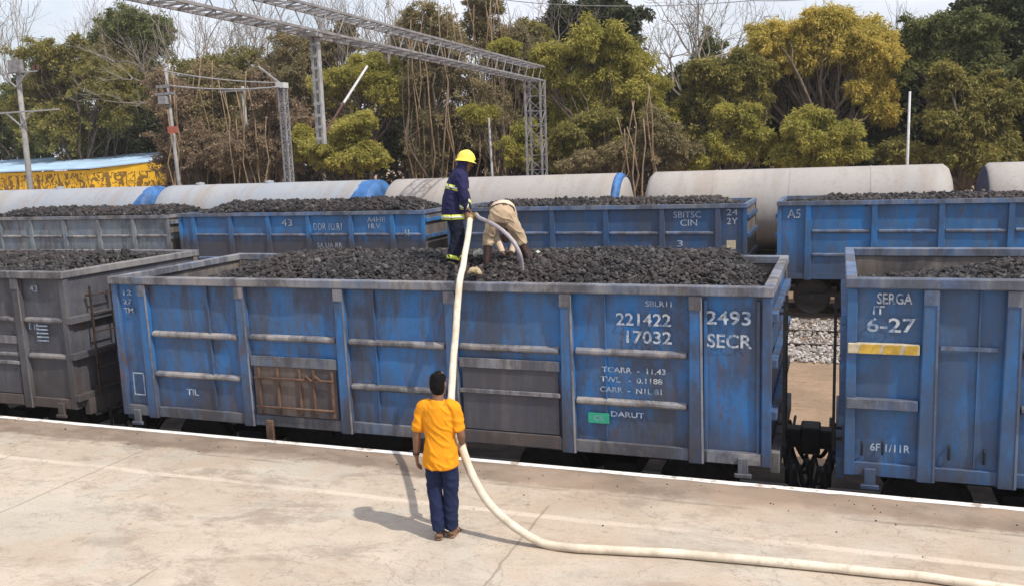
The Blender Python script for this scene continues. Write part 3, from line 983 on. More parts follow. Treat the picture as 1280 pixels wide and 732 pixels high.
# wide ledges on the end panel of the right wagon (the upper one banded yellow and cream)
m = MB(); m.box(.125, .865, YW + .0, YW + .085, .90, 1.02); m.build('stiffener', M['rim_blue'], w_right, bevel=.008)
m = MB(); m.box(.125, .865, YW + .0, YW + .085, 1.54, 1.655); bnd = m.build('stiffener', M['white_tape'], w_right, bevel=.008)
for a, b in ((.235, .445), (.485, .655), (.70, .83)):
    m = MB(); m.hexa([(a, YW - .003, 1.545), (b, YW - .003, 1.545), (b, YW + .001, 1.545), (a, YW + .001, 1.545)],
                     [(a + .03, YW - .003, 1.65), (b + .03, YW - .003, 1.65), (b + .03, YW + .001, 1.65), (a + .03, YW + .001, 1.65)])
    m.build('yellow_stripe', M['yellow_tape'], bnd)
for xx, zz in ((.30, .42), (.52, .44), (1.20, .44), (1.55, .42)):
    m = MB(); m.tube([(xx, YW + .075, zz - .08), (xx, YW + .05, zz - .06), (xx, YW + .05, zz + .06), (xx, YW + .075, zz + .08)], .014, 6); m.build('tie_ring', M['steel_dark'], w_right)
m = MB(); m.box(1.08, 1.64, YW + .055, YW + .07, 1.60, 1.645); m.build('plate_seam', M['rim_blue'], w_right)
# extra vertical plate on the right end panel of the middle wagon
for xx in (-1.465, -.855):
    m = MB(); m.box(xx - .022, xx + .022, YW + .055, YW + .087, .12, 2.10); m.build('panel_angle', M['blue'], w_mid, bevel=.006)
m = MB(); m.box(-1.45, -.82, YW + .035, YW + .043, .11, .25); m.build('panel_foot', M['ledge'], w_mid, bevel=.006)
m = MB(); m.box(-2.93, -2.66, YW + .045, YW + .06, .50, .63); gp = m.build('plate', M['green_plate'], w_mid)
lettering('CR', None, (-2.795, 0, .565), YW + .043, .07, M['faded_ink'], gp, 'plate_mark')

YL = YW + .055
for txt, px, py, h, wd, mk in (('SBLR11', 824, 380, .07, .32, 'faded_ink'), ('221422', 804, 400, .155, .68, 'white_ink'), ('17032', 809, 422, .155, .56, 'white_ink'),
                               ('2493', 911, 398, .165, .52, 'white_ink'), ('SECR', 911, 427, .165, .52, 'white_ink'),
                               ('TCARR  -  11.43', 792, 463, .07, .80, 'white_ink'), ('TWL   -  0.1188', 789, 475, .07, .78, 'white_ink'), ('CARR  -  N1L 81', 789, 488, .07, .78, 'white_ink'),
                               ('DARUT', 784, 518, .07, .42, 'faded_ink'), ('12', 158, 366, .08, .16, 'white_ink'), ('27', 159, 377, .08, .17, 'white_ink'), ('TM', 161, 388, .08, .18, 'white_ink'),
                               ('TIL', 241, 490, .10, .22, 'faded_ink')):
    lettering(txt, px, py, YL, h, M[mk], w_mid, width=wd, bold=None)
m = MB()
for z0_, z1_, xa, xb in ((.42, .44, -10.22, -10.0), (.76, .78, -10.22, -10.0)): m.box(xa, xb, YL - .002, YL + .002, z0_, z1_)
for xx in (-10.21, -10.01): m.box(xx - .01, xx + .01, YL - .002, YL + .002, .443, .757)
m.build('painted_frame', M['faded_ink'], w_mid)
for txt, px, py, h, wd, mk in (('SERGA', 1118, 374, .12, .36, 'white_ink'), ('IT', 1098, 388, .10, .12, 'white_ink'), ('6-27', 1113, 407, .16, .50, 'white_ink'), ('6F 1/11R', 1112, 560, .09, .42, 'faded_ink')):
    lettering(txt, px, py, YL - .005, h, M[mk], w_right, width=wd, bold=None)
for txt, px, py, h, wd in (('43', 42, 361, .10, .16), ('E 10', 42, 408, .10, .2)):
    lettering(txt, px, py, YL, h, M['faded_ink'], w_left, width=wd)
m = MB()
for k in range(5): m.box(-12.1, -11.86, YL - .004, YL, 1.20 + k * .06, 1.222 + k * .06)
m.build('painted_lines', M['faded_ink'], w_left)

# second train
Y2 = 26.5
w2a = wagon('pale grey open coal wagon in the second train, above the dirty grey wagon', -33.2, -23.42, Y2, 2.18, (-31.9, -30.23, -28.48, -26.75, -25.05), (M['grey_pale'], M['rim'], M['ledge'], M['steel_dark']), stiff=(1.42, .7), near=False, seed=5)
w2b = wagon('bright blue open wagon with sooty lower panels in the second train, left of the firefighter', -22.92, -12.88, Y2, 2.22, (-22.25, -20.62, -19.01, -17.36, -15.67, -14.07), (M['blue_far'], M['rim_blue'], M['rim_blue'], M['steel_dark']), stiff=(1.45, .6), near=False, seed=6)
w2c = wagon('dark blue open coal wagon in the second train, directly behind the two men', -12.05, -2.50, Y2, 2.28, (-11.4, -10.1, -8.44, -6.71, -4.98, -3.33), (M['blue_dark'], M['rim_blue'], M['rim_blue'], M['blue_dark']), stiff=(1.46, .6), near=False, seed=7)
w2d = wagon('medium blue open coal wagon in the second train, behind the gap at the right', -1.65, 8.1, Y2, 2.32, (-.81, .94, 2.63, 4.30, 5.9, 7.3), (M['blue_far2'], M['rim_blue'], M['rim_blue'], M['blue_far2']), stiff=(1.49, .8), near=False, seed=8)
YL2 = Y2 + .06
for wg, lst in ((w2b, (('43', 359, 279, .28, .5), ('DDR 1U.R1', 410, 284, .28, 1.25), ('A4HII', 470, 275, .22, .75), ('18.V', 467, 283, .2, .5), ('II', 509, 292, .28, .18), ('SA UA RR', 412, 307, .2, 1.1))),
                (w2c, (('SBITSC', 859, 269, .22, .9), ('CIN', 861, 279, .22, .55), ('24', 915, 266, .22, .36), ('2Y', 915, 277, .22, .36), ('3', 850, 305, .22, .2))),
                (w2d, (('A5', 993, 268, .3, .4),))):
    for txt, px, py, h, wd in lst:
        lettering(txt, px, py, YL2, h * .88, M['far_ink'], wg, width=wd * .9, bold=0.0)
m = MB(); p = at(914, 306, YL2); m.box(p[0] - .13, p[0] + .13, YL2 - .01, YL2, p[2] - .13, p[2] + .13); m.build('paper_notice', M['white_tape'], w2c)


# coal
def pile(xa, xb, ya, yb, top, end, rise_l, rise_r, seed, slope=0, back=0):
    yc = (ya + yb) / 2 + back; hw = (yb - ya) / 2

    def hf(x, y):
        u = np.minimum(sstep(xa, xa + rise_l, x), sstep(xb, xb - rise_r, x))
        c = np.maximum(1 - np.abs((y - yc) / hw) ** 2.2, -.25)
        return end + (top - end) * u * (.45 + .55 * c) + .045 * fbm(x, y, seed, 1.3) * u + slope * (yc - y)
    return hf


heap('coal_load', -10.38, -.80, YW + .12, YW + 3.08, pile(-10.38, -.80, YW + .1, YW + 3.1, 2.375, 1.93, 1.9, .8, 1, back=.7), 26000, .020, .054, 11, M['coal'], (-5.5, YW + 1.6, 2.0),
     'black lump coal heaped in the faded blue wagon under the two men')
heap('coal_load', -21.0, -11.5, YW + .12, YW + 3.08, pile(-21, -11.5, YW + .1, YW + 3.1, 2.38, 2.10, 1.2, .7, 2), 16000, .024, .06, 12, M['coal'], (-16.3, YW + 1.6, 2.0),
     'dark coal filling the dirty grey wagon at the left edge')
heap('coal_load', .2, 9.7, YW + .12, YW + 3.08, pile(.2, 9.7, YW + .1, YW + 3.1, 2.38, 2.05, 2.2, 1, 3, slope=.06), 19000, .022, .056, 13, M['coal'], (5, YW + 1.6, 2.0),
     'coal lying below the rim of the bright blue wagon with the yellow band')
for (xa, xb, top, sd, lab) in ((-33.1, -23.5, 2.40, 4, 'dusty coal heaped in the pale grey wagon of the second train'),
                               (-22.8, -12.98, 2.50, 5, 'brownish coal heaped in the bright blue wagon left of the firefighter'),
                               (-11.9, -2.6, 2.36, 6, 'coal heaped in the dark blue wagon behind the two men'),
                               (-1.55, 8.0, 2.33, 7, 'coal heaped in the medium blue wagon behind the gap at the right')):
    heap('coal_load', xa, xb, Y2 + .12, Y2 + 3.08, pile(xa, xb, Y2 + .1, Y2 + 3.1, top, 2.05, 1.5, 1.2, sd), 6500, .035, .10, 20 + sd, M['coal_far'], ((xa + xb) / 2, Y2 + 1.6, 2.0), lab)


# ------------------------------------------------------------------ tank wagons
def tank(label, x0, x1, band_r=None, band_l=None, end_mat=None, valves=(), body='tank', name='tank_wagon'):
    yc, rad, zc = 33.0, 1.44, 1.68
    t = root(name, ((x0 + x1) / 2, yc, RAIL)); tag(t, label, 'tank wagon')
    m = MB()
    prof = [(.0, x0), (.5, x0 + .03), (1.0, x0 + .10), (1.3, x0 + .20), (rad, x0 + .36)]
    n = 14
    prof += [(rad, x0 + .36 + (x1 - x0 - .72) * k / n) for k in range(1, n)]
    prof += [(rad, x1 - .36), (1.3, x1 - .20), (1.0, x1 - .10), (.5, x1 - .03), (0, x1)]
    m.lathe(prof, (0, yc, zc), 'x', 48)
    m.build('barrel', M[body], t, smooth=True)
    L_ = x1 - x0
    for k in (1, 2, 3):
        xx = x0 + L_ * k / 4
        m = MB(); m.lathe([(rad + .001, xx - .03), (rad + .012, xx - .03), (rad + .012, xx + .03), (rad + .001, xx + .03)], (0, yc, zc), 'x', 48); m.build('weld_band', M[body], t, smooth=False)
    for bd in (band_r, band_l):
        if bd:
            m = MB()
            # slanted painted end band
            a, b, sl_ = bd
            nn = 48; vs = []; fs = []
            for k in range(nn):
                an = 2 * math.pi * k / nn
                c, s = (rad + .006) * math.cos(an), (rad + .006) * math.sin(an)
                vs += [(a + sl_ * (1 + math.sin(an)) * .5 + .06 * math.sin(an * 9) + .04 * math.sin(an * 23), yc + c, zc + s), (b, yc + c, zc + s)]
            for k in range(nn):
                k2 = (k + 1) % nn
                fs.append((2 * k, 2 * k + 1, 2 * k2 + 1, 2 * k2))
            m.add(vs, fs)
            m.lathe([(rad + .006, x1 - .36), (1.306, x1 - .195), (1.006, x1 - .094), (.5, x1 - .024), (0, x1 + .006)], (0, yc, zc), 'x', 48)
            m.build('end_band', M['tank_blue'], t, smooth=True)
    if end_mat:
        m = MB(); m.lathe([(0, x0 - .012), (.5, x0 + .018), (1.0, x0 + .088), (1.31, x0 + .19), (1.36, x0 + .215)], (0, yc, zc), 'x', 40); m.build('end_cap', end_mat, t, smooth=True)
    # manhole dome, valves, walkway
    xm = (x0 + x1) / 2
    for xv in valves:
        m = MB(); m.lathe([(.0, .09), (.16, .09), (.2, .06), (.2, -.05)], (xv, yc, zc + rad), 'z', 16); m.lathe([(.0, .12), (.05, .12), (.05, .085)], (xv, yc, zc + rad), 'z', 8)
        m.build('valve_cover', M[body], t, smooth=False)
    m = MB(); m.box(x0 + .15, x1 - .15, yc - 1.25, yc + 1.25, -.05, .16)
    for xx in (x0 + 1.6, x1 - 1.6): m.hexa([(xx - .3, yc - 1.2, .16), (xx + .3, yc - 1.2, .16), (xx + .3, yc + 1.2, .16), (xx - .3, yc + 1.2, .16)],
                                           [(xx - .3, yc - 1.1, .75), (xx + .3, yc - 1.1, .75), (xx + .3, yc + 1.1, .75), (xx - .3, yc + 1.1, .75)])
    m.build('underframe', M['steel_dark'], t)
    for xe, s in ((x0, -1), (x1, 1)):
        m = MB(); m.box(min(xe, xe + s * .45), max(xe, xe + s * .45), yc - .14, yc + .14, -.12, .14); m.build('coupler', M['steel_dark'], t)
    for xb in (x0 + 1.9, x1 - 1.9):
        m = MB()
        for sy in (-1, 1): m.box(xb - 1.3, xb + 1.3, yc + sy * 1.0 - .08, yc + sy * 1.0 + .08, RAIL + .3, RAIL + .66)
        m.box(xb - .25, xb + .25, yc - 1, yc + 1, RAIL + .5, -.04)
        bg_ = m.build('bogie', M['steel_dark'], t)
        for q in (-1, 1):
            m = MB()
            for sy in (-1, 1): m.cyl((xb + q, yc + sy * .77, RAIL + .5), (xb + q, yc + sy * .9, RAIL + .5), .5, 20)
            m.cyl((xb + q, yc - 1, RAIL + .5), (xb + q, yc + 1, RAIL + .5), .07, 8)
            m.build('wheelset', M['wheel'], bg_)
    return t


tank('grey white tank wagon with a blue right end, below the yellow shed', -41.5, -29.12, band_r=(-30.25, -29.48, .6), valves=(-35.4,), body='tank_cool')
tank('long grey tank wagon with a blue right end, between the yellow shed and the firefighter', -28.98, -17.62, band_r=(-19.2, -17.98, .7), valves=(-23.4, -27.1), body='tank_cool')
t3 = tank('cream grey tank wagon behind the firefighter, with a light blue end plate', -17.45, -7.35)
m = MB(); m.lathe([(1.445, -7.82), (1.452, -7.82), (1.452, -7.70), (1.31, -7.53), (1.3, -7.55)], (0, 33.0, 1.68), 'x', 40); m.build('end_plate', M['tank_blue'], t3, smooth=True)
tank('plain cream tank wagon with rounded ends, left of the thin silver pole at the right', -6.75, 3.6)
tank('grey tank wagon with a dark navy end at the right edge', 4.25, 14.6, end_mat=M['tank_navy'], valves=(9.4,))


# ------------------------------------------------------------------ masts, gantry, wires
GX = -12.38
g = root('lattice_gantry', (GX, 37, GZ)); tag(g, 'grey steel lattice gantry spanning the tracks, with a hanging drop arm', 'gantry')


def lattice(p0, p1, wv, hv, step, parent, chord=.07, lace=.035, names=('chord', 'lacing'), open_sides=False):
    """four corner angles and zigzag lacing from p0 to p1; wv, hv half-width vectors"""
    p0, p1, wv, hv = map(Vector, (p0, p1, wv, hv))
    n = max(2, int((p1 - p0).length / step))
    cs = [(-1, -1), (1, -1), (1, 1), (-1, 1)]
    for a, b in cs:
        m = MB(); m.bar(p0 + wv * a + hv * b, p1 + wv * a + hv * b, chord); m.build(names[0], M['galv_dark'], parent)
    for q in range(4):
        c0, c1 = cs[q], cs[(q + 1) % 4]
        m = MB()
        if open_sides and q in (1, 3):
            for cc in (c0, c1): m.bar(p0 + wv * cc[0] * .985 + hv * cc[1] * .985, p1 + wv * cc[0] * .985 + hv * cc[1] * .985, lace)
        for k in range(0, n, 2 if open_sides and q in (1, 3) else 1):
            f0, f1 = k / n, (k + 1) / n
            a = p0.lerp(p1, f0) + wv * c0[0] + hv * c0[1]; b = p0.lerp(p1, f1) + wv * c1[0] + hv * c1[1]
            if k % 2: a = p0.lerp(p1, f0) + wv * c1[0] + hv * c1[1]; b = p0.lerp(p1, f1) + wv * c0[0] + hv * c0[1]
            if open_sides and q in (1, 3): m.bar(a, b, lace * .7); continue
            m.bar(a, b, lace)
            m.bar(p0.lerp(p1, f1) + wv * c0[0] + hv * c0[1], p0.lerp(p1, f1) + wv * c1[0] + hv * c1[1], lace)
        m.build(names[1], M['galv_dark'], parent)


lattice((GX, 7.6, 7.36), (GX, 37.4, 7.36), (.34, 0, 0), (0, 0, .29), .42, g, .06, .03, open_sides=True)
for yy in (37.0, 8.0):
    lattice((GX, yy, GZ if yy > 20 else 0), (GX, yy, 7.04), (.34, 0, 0), (0, .32, 0), .62, g, .075, .026, ('column_leg', 'column_lacing'))
m = MB()
for s in (-.08, .08): m.box(GX + s - .025, GX + s + .025, 19.74, 19.88, 4.35, 7.04)
for k in range(9): m.box(GX - .1, GX + .1, 19.71, 19.715, 4.45 + k * .29, 4.52 + k * .29)
m.box(GX - .2, GX + .2, 19.55, 20.05, 6.98, 7.05)
da = m.build('drop_arm', M['galv'], g)
m = MB(); m.tube([(GX, 19.9, 4.55), (GX, 21.0, 5.42)], .028, 8); m.build('cantilever_insulator', M['insulator'], da)
m = MB(); m.tube([(GX, 21.0, 5.42), (GX, 22.4, 6.49)], .034, 8); m.build('cantilever_tube', M['galv_pale'], da)


def mast(label, base, top, kind, mat, cat='pole', **kw):
    name = {'crossarm': 'utility_pole', 'transformer': 'transformer_pole', 'plain': 'concrete_pole', 'thin': 'thin_pole', 'lattice': 'lattice_mast'}[kind]
    bx, by, bz = base; tx, ty, tz = top
    t = root(name, (bx, by, GZ)); tag(t, label, cat)
    if kind == 'lattice':
        lattice((bx, by, GZ), (tx, ty, tz), (.14, 0, 0), (0, .14, 0), .32, t, .07, .035)
    else:
        r0 = kw.get('r', .14)
        m = MB(); m.tube([(bx, by, GZ), ((bx + tx) / 2, by, (GZ + tz) / 2), (tx, ty, tz)], [r0 * 1.15, r0, r0 * .75], 12); m.build('shaft', mat, t, smooth=True)
    return t


pt = mast('tall grey utility pole with two crossarms, in front of the yellow shed', (-41.9, 37, 0), (-41.75, 37, 9.85), 'crossarm', M['concrete_pole'], r=.155)
for zz, hw in ((9.28, 1.5), (7.22, 2.6)):
    m = MB(); m.bar((-41.8 - hw * .8, 36.8, zz), (-41.8 + hw * 1.1, 36.8, zz), .075, .08); ca = m.build('crossarm', M['galv'], pt)
    m = MB()
    for s in (-1, 1): m.bar((-41.8 + s * .9, 36.8, zz - .05), (-41.8, 36.83, zz - .75), .06)
    m.build('crossarm_brace', M['galv'], pt)
m = MB(); m.box(-42.1, -41.2, 36.7, 36.9, 9.30, 9.95); m.build('top_frame', M['galv_dark'], pt)
for xx in (-40.4, -40.1, -42.9):
    m = MB(); m.cyl((xx, 36.8, 9.33), (xx, 36.8, 9.6), .07, 8); m.build('insulator', M['insulator'], pt)
p2 = mast('slim pole with a box and a red plate, against the dry brown bushes', (-31.6, 37, 0), (-31.9, 37, 8.9), 'transformer', M['concrete_pole'], r=.095)
m = MB(); m.box(-32.5, -31.3, 36.75, 36.9, 7.55, 7.68); m.box(-32.35, -31.55, 36.7, 36.85, 7.9, 8.05); m.build('crossarm', M['galv_dark'], p2)
m = MB(); m.box(-32.2, -31.75, 36.6, 36.95, 7.1, 7.5); m.build('switch_box', M['galv_dark'], p2)
m = MB(); m.box(-31.95, -31.35, 36.80, 36.83, 5.65, 6.0); m.build('warning_plate', M['red'], p2)
for xx in (-32.3, -31.9, -31.5):
    m = MB(); m.cyl((xx, 36.8, 7.69), (xx, 36.8, 8.0), .06, 8); m.build('insulator', M['insulator'], p2)
b3 = at(311, 205, 44); c3 = at(303, 108, 44)
p3 = mast('pale concrete pole half hidden among the brown bushes', (b3[0], 44, 0), (b3[0], 44, c3[2]), 'plain', M['concrete_pole'], r=.13)
m = MB(); m.box(b3[0] - 1.6, b3[0] + .8, 43.8, 43.9, c3[2] - .3, c3[2] - .2); m.build('crossarm', M['galv_dark'], p3)
p4 = mast('pale lattice mast left of the yellow green bush', (-25.06, 37, 0), (-25.1, 37, 7.6), 'lattice', M['galv'])
m = MB(); m.bar((-25.1, 37, 7.65), (-26.3, 36.9, 8.6), .07); m.build('bracket_arm', M['galv'], p4)
m = MB(); m.box(-25.32, -24.9, 36.78, 37.22, 7.5, 7.75); m.build('cap', M['galv_pale'], p4)
mast('thin silver pole just right of the firefighter', (-14.4, 37, 0), (-14.55, 37, 5.6), 'thin', M['galv'], r=.055)
mast('thin white pole rising above the plain cream tank at the right', (2.38, 37, 0), (2.42, 37, 5.75), 'thin', M['galv_pale'], r=.055)


def cable(label, pts, r=.02, mat='galv'):
    m = MB(); P = [Vector(p) for p in pts]
    out = []
    for i in range(len(P) - 1):
        for k in range(10):
            q = P[i].lerp(P[i + 1], k / 10); q.z -= .35 * (k / 10) * (1 - k / 10) * 4 * .4; out.append(q)
    out.append(P[-1]); m.tube(out, r, 5)
    o = m.build('overhead_cable', M[mat]); tag(o, label, 'cable'); return o


cable('upper pale cable from the slim pole to the lattice mast', [(-31.9, 36.8, 8.75), (-25.1, 36.9, 7.75)], .03)
cable('lower pale cable from the slim pole to the lattice mast', [(-31.6, 36.8, 8.0), (-25.1, 36.78, 7.55)], .035)
cable('thin wire crossing the sky above the bare tree', [at(560, -14, 40), at(700, 6, 40), at(940, 1, 40), at(1100, -12, 40)], .018, 'galv_dark')


# ------------------------------------------------------------------ yellow shed
sh = root('yellow_shed', (-49, 46, GZ)); tag(sh, 'long yellow shed with a pale blue roof at the left edge', 'shed')
xr = at(180, 214, 45)[0]
xa = -62.0; xc = at(112, 205, 45)[0]
# front wall in two runs: the right third turns toward the camera's right
m = MB()
m.box(xa, xc, 45.0, 45.2, GZ, 4.0)
m.build('wall', M['yellow_wall'], sh)
m = MB(); m.hexa([(xc, 45.0, GZ), (xr, 46.8, GZ), (xr, 47.0, GZ), (xc, 45.2, GZ)], [(xc, 45.0, 4.05), (xr, 46.8, 4.42), (xr, 47.0, 4.42), (xc, 45.2, 4.05)]); m.build('wall', M['yellow_wall'], sh)
m = MB(); m.box(xa, xr, 46.2 + 1.2, 54, GZ, 3.9); m.build('shed_body', M['dark_gap'], sh)
m = MB(); m.hexa([(xa, 44.8, 4.02), (xc + .1, 44.8, 4.07), (xr - .9, 53, 5.05), (xa, 53, 5.0)], [(xa, 44.8, 4.10), (xc + .1, 44.8, 4.15), (xr - .9, 53, 5.13), (xa, 53, 5.08)])
m.hexa([(xc + .1, 44.8, 4.07), (xr - .1, 46.75, 4.43), (xr - .3, 49, 4.6), (xr - .9, 53, 5.05)], [(xc + .1, 44.8, 4.15), (xr - .1, 46.75, 4.48), (xr - .3, 49, 4.7), (xr - .9, 53, 5.13)])
m.build('roof', M['roof_blue'], sh)
# ------------------------------------------------------------------ trees
def leaves(centres, rad, per, L, Wd, droop, rng, spread=1.0):
    """kite-shaped leaves in clumps"""
    n = len(centres) * per
    c = np.repeat(centres, per, 0); rr_ = np.repeat(rad, per)
    off = rng.normal(size=(n, 3)); off /= np.linalg.norm(off, axis=1)[:, None]
    off *= (rng.random(n) ** .45 * rr_)[:, None]
    off[:, 2] *= .75
    p = c + off
    d = off / (np.linalg.norm(off, axis=1)[:, None] + 1e-6) * spread + rng.normal(size=(n, 3)) * .55
    d[:, 2] -= droop
    d /= np.linalg.norm(d, axis=1)[:, None]
    s = np.cross(d, rng.normal(size=(n, 3))); s /= np.linalg.norm(s, axis=1)[:, None]
    l = L * rng.uniform(.6, 1.3, n)[:, None]; wv = Wd * rng.uniform(.6, 1.3, n)[:, None]
    nrm = np.cross(d, s)
    v = np.stack([p, p + d * l * .45 + s * wv * .5 + nrm * l * .06, p + d * l - nrm * l * .08, p + d * l * .45 - s * wv * .5 + nrm * l * .06], 1)
    f = np.arange(n * 4).reshape(n, 4)
    return v.reshape(-1, 3), f


def branch_path(a, b, rng, bend=.15, k=5):
    a = np.array(a, float); b = np.array(b, float); Ln = np.linalg.norm(b - a)
    out = []
    o = rng.normal(size=3) * Ln * bend
    for i in range(k + 1):
        t = i / k
        out.append(a + (b - a) * t + o * math.sin(math.pi * t) * (1 - .3 * t) + rng.normal(size=3) * Ln * .015 * (0 < i < k))
    return out


def tree(label, kind, Y, lobes, leaf, n_clump, per=34, L=.34, Wd=.13, droop=.5, clump=.62, seed=0, trunk_r=.16, bark='bark', stems=1, cat='tree', culms=0):
    """lobes: (px, py, half-width px, half-height px[, dY]) in the photo, built at depth Y; a real crown with depth"""
    rng = np.random.default_rng(seed + 100)
    clump *= .60; per = int(per * .95); Wd *= .68; L *= .64
    Lb = []
    for q in lobes:
        px, py, hw, hh = q[:4]; dy = q[4] if len(q) > 4 else 0
        c = np.array(at(px, py, Y + dy)); k = math.hypot(c[0], c[1]) / FPX * 1.02
        Lb.append((c, hw * k, hh * k))
    L2 = []
    for c, a, b in Lb:
        L2.append((c, a * .82, b * .82))
        for _ in range(3):
            u = rng.normal(size=3); u /= np.linalg.norm(u)
            f_ = rng.uniform(.46, .74)
            L2.append((c + u * np.array([a, a * .8, b]) * rng.uniform(.5, .85), a * f_, b * f_ * rng.uniform(.8, 1.15)))
    nL = len(Lb); base_c = [q[0] for q in Lb]; Lb = L2
    bx = np.mean([c[0] for c, _, _ in Lb]); base = np.array([bx, Y, GZ])
    t = root(kind, tuple(base)); tag(t, label, cat)
    vols = np.array([a * a * b for _, a, b in Lb]) ** .75; vols /= vols.sum()
    cents = []; lob_i = []; rads = []
    for li, (c, a, b) in enumerate(Lb):
        # loose filling
        n = max(10, int(n_clump * vols[li] * 1.15))
        u = rng.normal(size=(n, 3)); u /= np.linalg.norm(u, axis=1)[:, None]
        q = u * (rng.random(n) ** .5)[:, None] * np.array([a, a * .85, b]) * .92
        cents.append(c + q); lob_i += [li] * n; rads.append(clump * rng.uniform(.4, 1.1, n))
        # arching fronds from inside the lobe to beyond its outline, tips drooping
        nf = max(8, int(n_clump * vols[li] * .40))
        for _ in range(nf):
            u = rng.normal(size=3); u[2] = u[2] * .8 + .25; u /= np.linalg.norm(u)
            reach = rng.choice((.75, .9, 1.05, 1.2, 1.42), p=(.22, .28, .26, .16, .08))
            p0 = c + rng.normal(size=3) * np.array([a, a, b]) * .22
            tip = c + u * np.array([a, a * .85, b]) * reach
            k = 8
            t_ = np.linspace(.25, 1, k)[:, None]
            ln = np.linalg.norm(tip - p0)
            arc = p0 + (tip - p0) * t_ + np.array([0, 0, 1.0]) * (np.sin(t_ * math.pi * .9) * ln * .16) - np.array([0, 0, 1.0]) * (t_ ** 3 * ln * droop * .22)
            arc = arc + rng.normal(size=arc.shape) * .07
            cents.append(arc); lob_i += [li] * k; rads.append(clump * np.linspace(.95, .34, k) * rng.uniform(.7, 1.1))
    cents = np.concatenate(cents); rads = np.concatenate(rads)
    cents[:, 2] = np.maximum(cents[:, 2], GZ + .3)
    v, f = leaves(cents, rads, per, L, Wd, droop, rng)
    # stray outer sprigs
    me = np_mesh('crown', v - base, f)
    link('crown', me, LEAF[leaf], t)
    # trunk and limbs
    m = MB()
    zc = max(GZ + 1.2, min(c[2] - b for c, a, b in Lb))
    fork = base + np.array([0, 0, (zc - GZ) * .8])
    for s in range(stems):
        o = np.array([rng.normal() * .5, rng.normal() * .4, 0]) * (s > 0)
        p = branch_path(base + o, fork + o * 1.5, rng, .05)
        m.tube(p, [trunk_r * (1.25 - .45 * i / (len(p) - 1)) for i in range(len(p))], 8)
    for li, (c, a, b) in enumerate(Lb):
        p = branch_path(fork, c + np.array([0, 0, b * .4]), rng, .12, 6)
        m.tube(p, [trunk_r * (.75 - .6 * i / (len(p) - 1)) for i in range(len(p))], 6)
        idx = [i for i in range(len(cents)) if lob_i[i] == li]
        for i in idx[::max(1, len(idx) // 5)]:
            st_ = p[rng.integers(2, len(p) - 1)]
            pp = branch_path(st_, cents[i], rng, .12, 4)
            m.tube(pp, [trunk_r * (.28 - .22 * k / 4) for k in range(5)], 4, cap=False)
    m.build('trunk', M[bark], t, smooth=True)
    for k in range(culms):
        hw = max(a for _, a, _ in Lb); cz = max(c[2] for c, _, _ in Lb)
        x_ = base[0] + rng.uniform(-1, 1) * hw * .85; y_ = Y - 1.2 + rng.normal() * .5
        m = MB(); p = branch_path((x_, y_, GZ), (x_ + rng.normal() * .5, y_ + rng.normal() * .4, cz + rng.uniform(-1.5, 1.5)), rng, .03, 6)
        m.tube(p, [.06 - .006 * i for i in range(7)], 6); m.build('stem', M['culm'], t, smooth=True)
    return t


def bare_tree(label, px, py_top, Y, spread, seed, r0=.16, bark='bark_pale', depth=5, lean=0.0, split=.38):
    rng = np.random.default_rng(seed + 500)
    top = np.array(at(px, py_top, Y)); base = np.array([top[0] - lean, Y, GZ])
    t = root('bare_tree', tuple(base)); tag(t, label, 'tree')
    mt = MB(); mbr = MB()
    H = top[2] - GZ
    trunk = branch_path(base, base + np.array([lean * .4, 0, H * split]), rng, .03, 5)
    mt.tube(trunk, [r0 * (1.1 - .3 * i / 5) for i in range(6)], 8)

    def grow(p, d, Ln, r, lev):
        if lev == 0 or r < .008: return
        d = d / np.linalg.norm(d)
        e = p + d * Ln
        path = branch_path(p, e, rng, .07, 4)
        mbr.tube(path, [r * (1 - .35 * i / 4) for i in range(5)], 5 if lev > 2 else 3, cap=False)
        n = 3 if lev > 2 else 4
        for k in range(n):
            nd = d + rng.normal(size=3) * .42 * spread; nd[2] += .16
            at_ = path[-1] if k < 2 else path[2 + (k % 2)]
            grow(np.array(at_), nd, Ln * rng.uniform(.62, .86), r * rng.uniform(.5, .68), lev - 1)
    for k in range(4):
        d = np.array([rng.normal() * .45 * spread + lean * .08, rng.normal() * .4 * spread, 1.0])
        grow(np.array(trunk[-1 - (k > 2)]), d, H * .22, r0 * .62, depth)
    mt.build('trunk', M[bark], t, smooth=True)
    mbr.build('branches', M[bark], t, smooth=False)
    return t


ug = np.random.default_rng(77)
n_ = 2600
uc = np.stack([ug.uniform(-95, 30, n_), ug.uniform(56, 66, n_), GZ + ug.uniform(.2, 5.2, n_)], 1)
uv, uf = leaves(uc, .9 * ug.uniform(.6, 1.3, n_), 22, .55, .3, .4, ug)
o = link('undergrowth', np_mesh('undergrowth', uv, uf), LEAF['scrub'])
tag(o, 'dark brown undergrowth closing the foot of the wood', 'undergrowth', kind='stuff')
